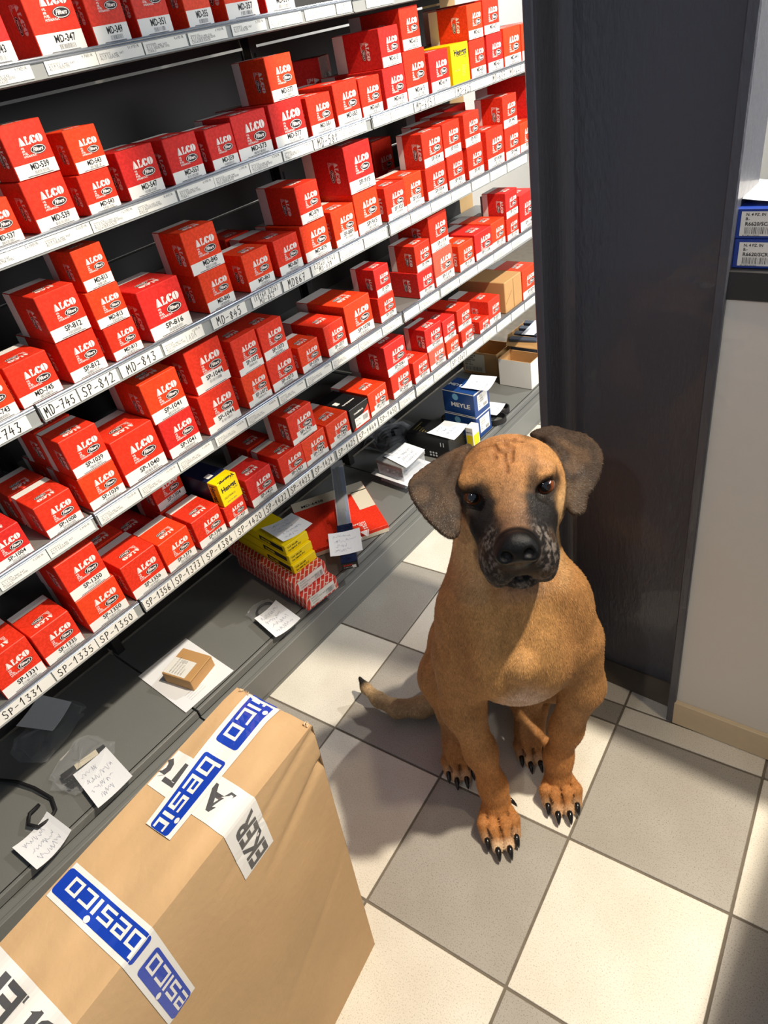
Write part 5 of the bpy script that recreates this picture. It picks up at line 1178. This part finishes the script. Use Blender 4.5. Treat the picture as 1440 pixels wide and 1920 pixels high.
# --- material: short glossy coat
def coat():
    m = bpy.data.materials.new('short_coat'); m.use_nodes = True; nt = m.node_tree; b = nt.nodes['Principled BSDF']; b.inputs['Roughness'].default_value = .52; b.inputs['Specular IOR Level'].default_value = .22
    at = nt.nodes.new('ShaderNodeAttribute'); at.attribute_name = 'coat'; tc = nt.nodes.new('ShaderNodeTexCoord'); mp = nt.nodes.new('ShaderNodeMapping'); mp.inputs['Scale'].default_value = (1, 1, .28)
    n = nt.nodes.new('ShaderNodeTexNoise'); n.inputs['Scale'].default_value = 480; n.inputs['Detail'].default_value = 5; n.inputs['Roughness'].default_value = .7; nt.links.new(tc.outputs['Object'], mp.inputs[0]); nt.links.new(mp.outputs[0], n.inputs['Vector'])
    rp = nt.nodes.new('ShaderNodeValToRGB'); rp.color_ramp.elements[0].position = .3; rp.color_ramp.elements[0].color = (.52, .47, .44, 1); rp.color_ramp.elements[1].position = .7; rp.color_ramp.elements[1].color = (1.32, 1.32, 1.3, 1)
    mx = nt.nodes.new('ShaderNodeMix'); mx.data_type = 'RGBA'; mx.blend_type = 'MULTIPLY'; mx.inputs[0].default_value = .8
    nt.links.new(n.outputs['Fac'], rp.inputs[0]); nt.links.new(at.outputs['Color'], mx.inputs[6]); nt.links.new(rp.outputs[0], mx.inputs[7]); nt.links.new(mx.outputs[2], b.inputs['Base Color'])
    at2 = nt.nodes.new('ShaderNodeAttribute'); at2.attribute_name = 'leather'; mr = nt.nodes.new('ShaderNodeMapRange'); mr.inputs[3].default_value = .68; mr.inputs[4].default_value = .30; nt.links.new(at2.outputs['Fac'], mr.inputs[0]); nt.links.new(mr.outputs[0], b.inputs['Roughness'])
    bp = nt.nodes.new('ShaderNodeBump'); bp.inputs['Strength'].default_value = .5; bp.inputs['Distance'].default_value = .0015; nt.links.new(n.outputs['Fac'], bp.inputs['Height']); nt.links.new(bp.outputs[0], b.inputs['Normal']); return m
DO = Vector((.60, .20, 0))
me = bpy.data.meshes.new('dog'); me.vertices.add(len(DV)); me.vertices.foreach_set('co', (DV - np.array(DO)).astype(np.float32).ravel())
me.loops.add(DQ.size); me.loops.foreach_set('vertex_index', DQ.astype(np.int32).ravel()); me.polygons.add(len(DQ)); me.polygons.foreach_set('loop_start', np.arange(0, DQ.size, 4, dtype=np.int32))
try: me.polygons.foreach_set('loop_total', np.full(len(DQ), 4, np.int32))
except Exception: pass
me.update(calc_edges=True); me.validate(); me.polygons.foreach_set('use_smooth', np.ones(len(me.polygons), bool))
ca = me.attributes.new('coat', 'FLOAT_COLOR', 'POINT'); ca.data.foreach_set('color', np.concatenate([col_, np.ones((len(DV), 1))], 1).astype(np.float32).ravel())
la = me.attributes.new('leather', 'FLOAT', 'POINT'); la.data.foreach_set('value', nose.astype(np.float32))
me.materials.append(coat())
dog = tag(obj('dog', me), 'large tan short-haired dog with a black mask sitting on the tiles, looking up', 'dog'); dog.location = DO
# short hair lying along the body, coloured like the coat it grows from
rf = np.random.default_rng(8); A_, B_, C2, D_ = (DV[DQ[:, i]] for i in range(4)); nrm = np.cross(C2 - A_, D_ - B_); ar = np.linalg.norm(nrm, axis=1); nrm /= ar[:, None] + 1e-12
NH = 170000; wgt = ar * (1 + 1.6 * (A_[:, 2] > .62)) * (A_[:, 2] > .004); fi = rf.choice(len(DQ), NH, p=wgt / wgt.sum()); u_, v_ = rf.random(NH)[:, None], rf.random(NH)[:, None]
root = (A_[fi] * (1 - u_) + B_[fi] * u_) * (1 - v_) + (D_[fi] * (1 - u_) + C2[fi] * u_) * v_; nn = nrm[fi]; hv = DQ[fi, 0]
hd = np.repeat((-UP * .9 - FW * .15)[None], NH, 0); hl = root - E0; ih = (root[:, 2] > .66)
hd[ih] = -HF * .9 + (hl[ih] @ HR)[:, None] * HR * 6 + HU * .15; lowh = ih & (hl @ HU < -.05); hd[lowh] = -HF * .6 - UP * .6
ie = ear[hv] > .5; hd[ie] = -UP + (np.sign(hl[ie] @ HR))[:, None] * HR * .5
hd += rf.normal(0, .28, hd.shape); hd -= nn * (hd * nn).sum(1)[:, None]; hd /= np.linalg.norm(hd, axis=1)[:, None] + 1e-9
ln_ = rf.uniform(.0045, .0080, NH)[:, None] * np.where(ih, .62, 1.0)[:, None]; sd_ = np.cross(nn, hd); wd_ = rf.uniform(.00028, .00048, NH)[:, None]
keep = (nose[hv] < .2) & (np.minimum(np.linalg.norm(root - H(ES, 0, 0), axis=1), np.linalg.norm(root - H(-ES, 0, 0), axis=1)) > .0175) & (root[:, 2] > .007)
tipv = root + hd * ln_ + nn * ln_ * rf.uniform(.10, .34, NH)[:, None]; HV = np.stack([root - sd_ * wd_ - nn * .0003, root + sd_ * wd_ - nn * .0003, tipv], 1)[keep]
hc = col_[hv] * rf.uniform(.62, 1.45, NH)[:, None]; hc = np.repeat(hc[keep][:, None], 3, 1).reshape(-1, 3); HV = HV.reshape(-1, 3); HV[:, 2] = np.maximum(HV[:, 2], .0012); nh = len(HV) // 3
fm = bpy.data.meshes.new('fur'); fm.vertices.add(len(HV)); fm.vertices.foreach_set('co', (HV - np.array(DO)).astype(np.float32).ravel()); fm.loops.add(len(HV)); fm.loops.foreach_set('vertex_index', np.arange(len(HV), dtype=np.int32)); fm.polygons.add(nh); fm.polygons.foreach_set('loop_start', np.arange(0, len(HV), 3, dtype=np.int32))
fm.update(calc_edges=True); fa = fm.attributes.new('coat', 'FLOAT_COLOR', 'POINT'); fa.data.foreach_set('color', np.concatenate([np.clip(hc, 0, 1), np.ones((len(HV), 1))], 1).astype(np.float32).ravel())
M_FUR = bpy.data.materials.new('hair'); M_FUR.use_nodes = True; _b = M_FUR.node_tree.nodes['Principled BSDF']; _b.inputs['Roughness'].default_value = .5; _b.inputs['Specular IOR Level'].default_value = .3
_t = M_FUR.node_tree.nodes.new('ShaderNodeAttribute'); _t.attribute_name = 'coat'; M_FUR.node_tree.links.new(_t.outputs['Color'], _b.inputs['Base Color']); fm.materials.append(M_FUR)
tag(obj('fur', fm, dog), kind='stuff')
# eyes
M_EYE = bpy.data.materials.new('amber_eye'); M_EYE.use_nodes = True
def eye_mat():
    nt = M_EYE.node_tree; b = nt.nodes['Principled BSDF']; b.inputs['Roughness'].default_value = .06; b.inputs['Coat Weight'].default_value = 1.0; b.inputs['Coat Roughness'].default_value = .03
    tc = nt.nodes.new('ShaderNodeTexCoord'); sp = nt.nodes.new('ShaderNodeSeparateXYZ'); nt.links.new(tc.outputs['Object'], sp.inputs[0])
    mr = nt.nodes.new('ShaderNodeMapRange'); mr.inputs[1].default_value = -.016; mr.inputs[2].default_value = .016; nt.links.new(sp.outputs['X'], mr.inputs[0])
    rp = nt.nodes.new('ShaderNodeValToRGB'); cr = rp.color_ramp; cr.elements[0].position = 0; cr.elements[0].color = (*rgb(120, 108, 100), 1); cr.elements[1].position = 1; cr.elements[1].color = (.004, .003, .003, 1)
    for p, c in ((.70, rgb(120, 100, 88)), (.735, rgb(40, 20, 10)), (.78, rgb(118, 60, 24)), (.90, rgb(86, 40, 14)), (.915, (.004, .003, .003))): e = cr.elements.new(p); e.color = (*c, 1)
    nt.links.new(mr.outputs[0], rp.inputs[0]); nt.links.new(rp.outputs[0], b.inputs['Base Color'])
eye_mat()
bm = bmesh.new(); bmesh.ops.create_uvsphere(bm, u_segments=32, v_segments=20, radius=.0155); eme = bpy.data.meshes.new('eye'); bm.to_mesh(eme); bm.free(); eme.materials.append(M_EYE); eme.polygons.foreach_set('use_smooth', [True] * len(eme.polygons))
for s in (-1, 1):
    pc = H(s * ES, .002, -.001); g = (np.array(CAM_C) - pc); g /= np.linalg.norm(g); g = HF * .45 + g * .75; g /= np.linalg.norm(g); u = np.cross(UP, g); u /= np.linalg.norm(u); v = np.cross(g, u)
    M = Matrix(((g[0], u[0], v[0], pc[0] - DO.x), (g[1], u[1], v[1], pc[1] - DO.y), (g[2], u[2], v[2], pc[2] - DO.z), (0, 0, 0, 1))); obj('eye', eme, dog, M)['label'] = 'amber eye'
# claws
dwt = (KZ(955, 1500, .045), KZ(966, 1511, .035) - KZ(955, 1500, .045)); PAWS.append(('dew', [dwt], .8))
M_CLAW = mat('black_claw', rgb(18, 16, 16), .22, coat=.3)
for lab, tips, sc in PAWS:
    for t, d in tips:
        d = np.array((d[0], d[1], 0)); d /= np.linalg.norm(d); t = np.array(t) - np.array(DO); mb = MB()
        mb.tube([t - d * .008 + UP * .003, t + d * .001 + UP * .0040, t + d * .008 + UP * .0015, t + d * .0145 - UP * .0035, t + d * .0185 - UP * .0080], [.0056 * sc, .0064 * sc, .0056 * sc, .0036 * sc, .0008], 8, 0)
        lo = min(v[2] for v in mb.v)
        if lo < .0008: mb.v = [(v[0], v[1], v[2] + .0008 - lo) for v in mb.v]
        mb.build('claw', M_CLAW, dog, smooth=True)
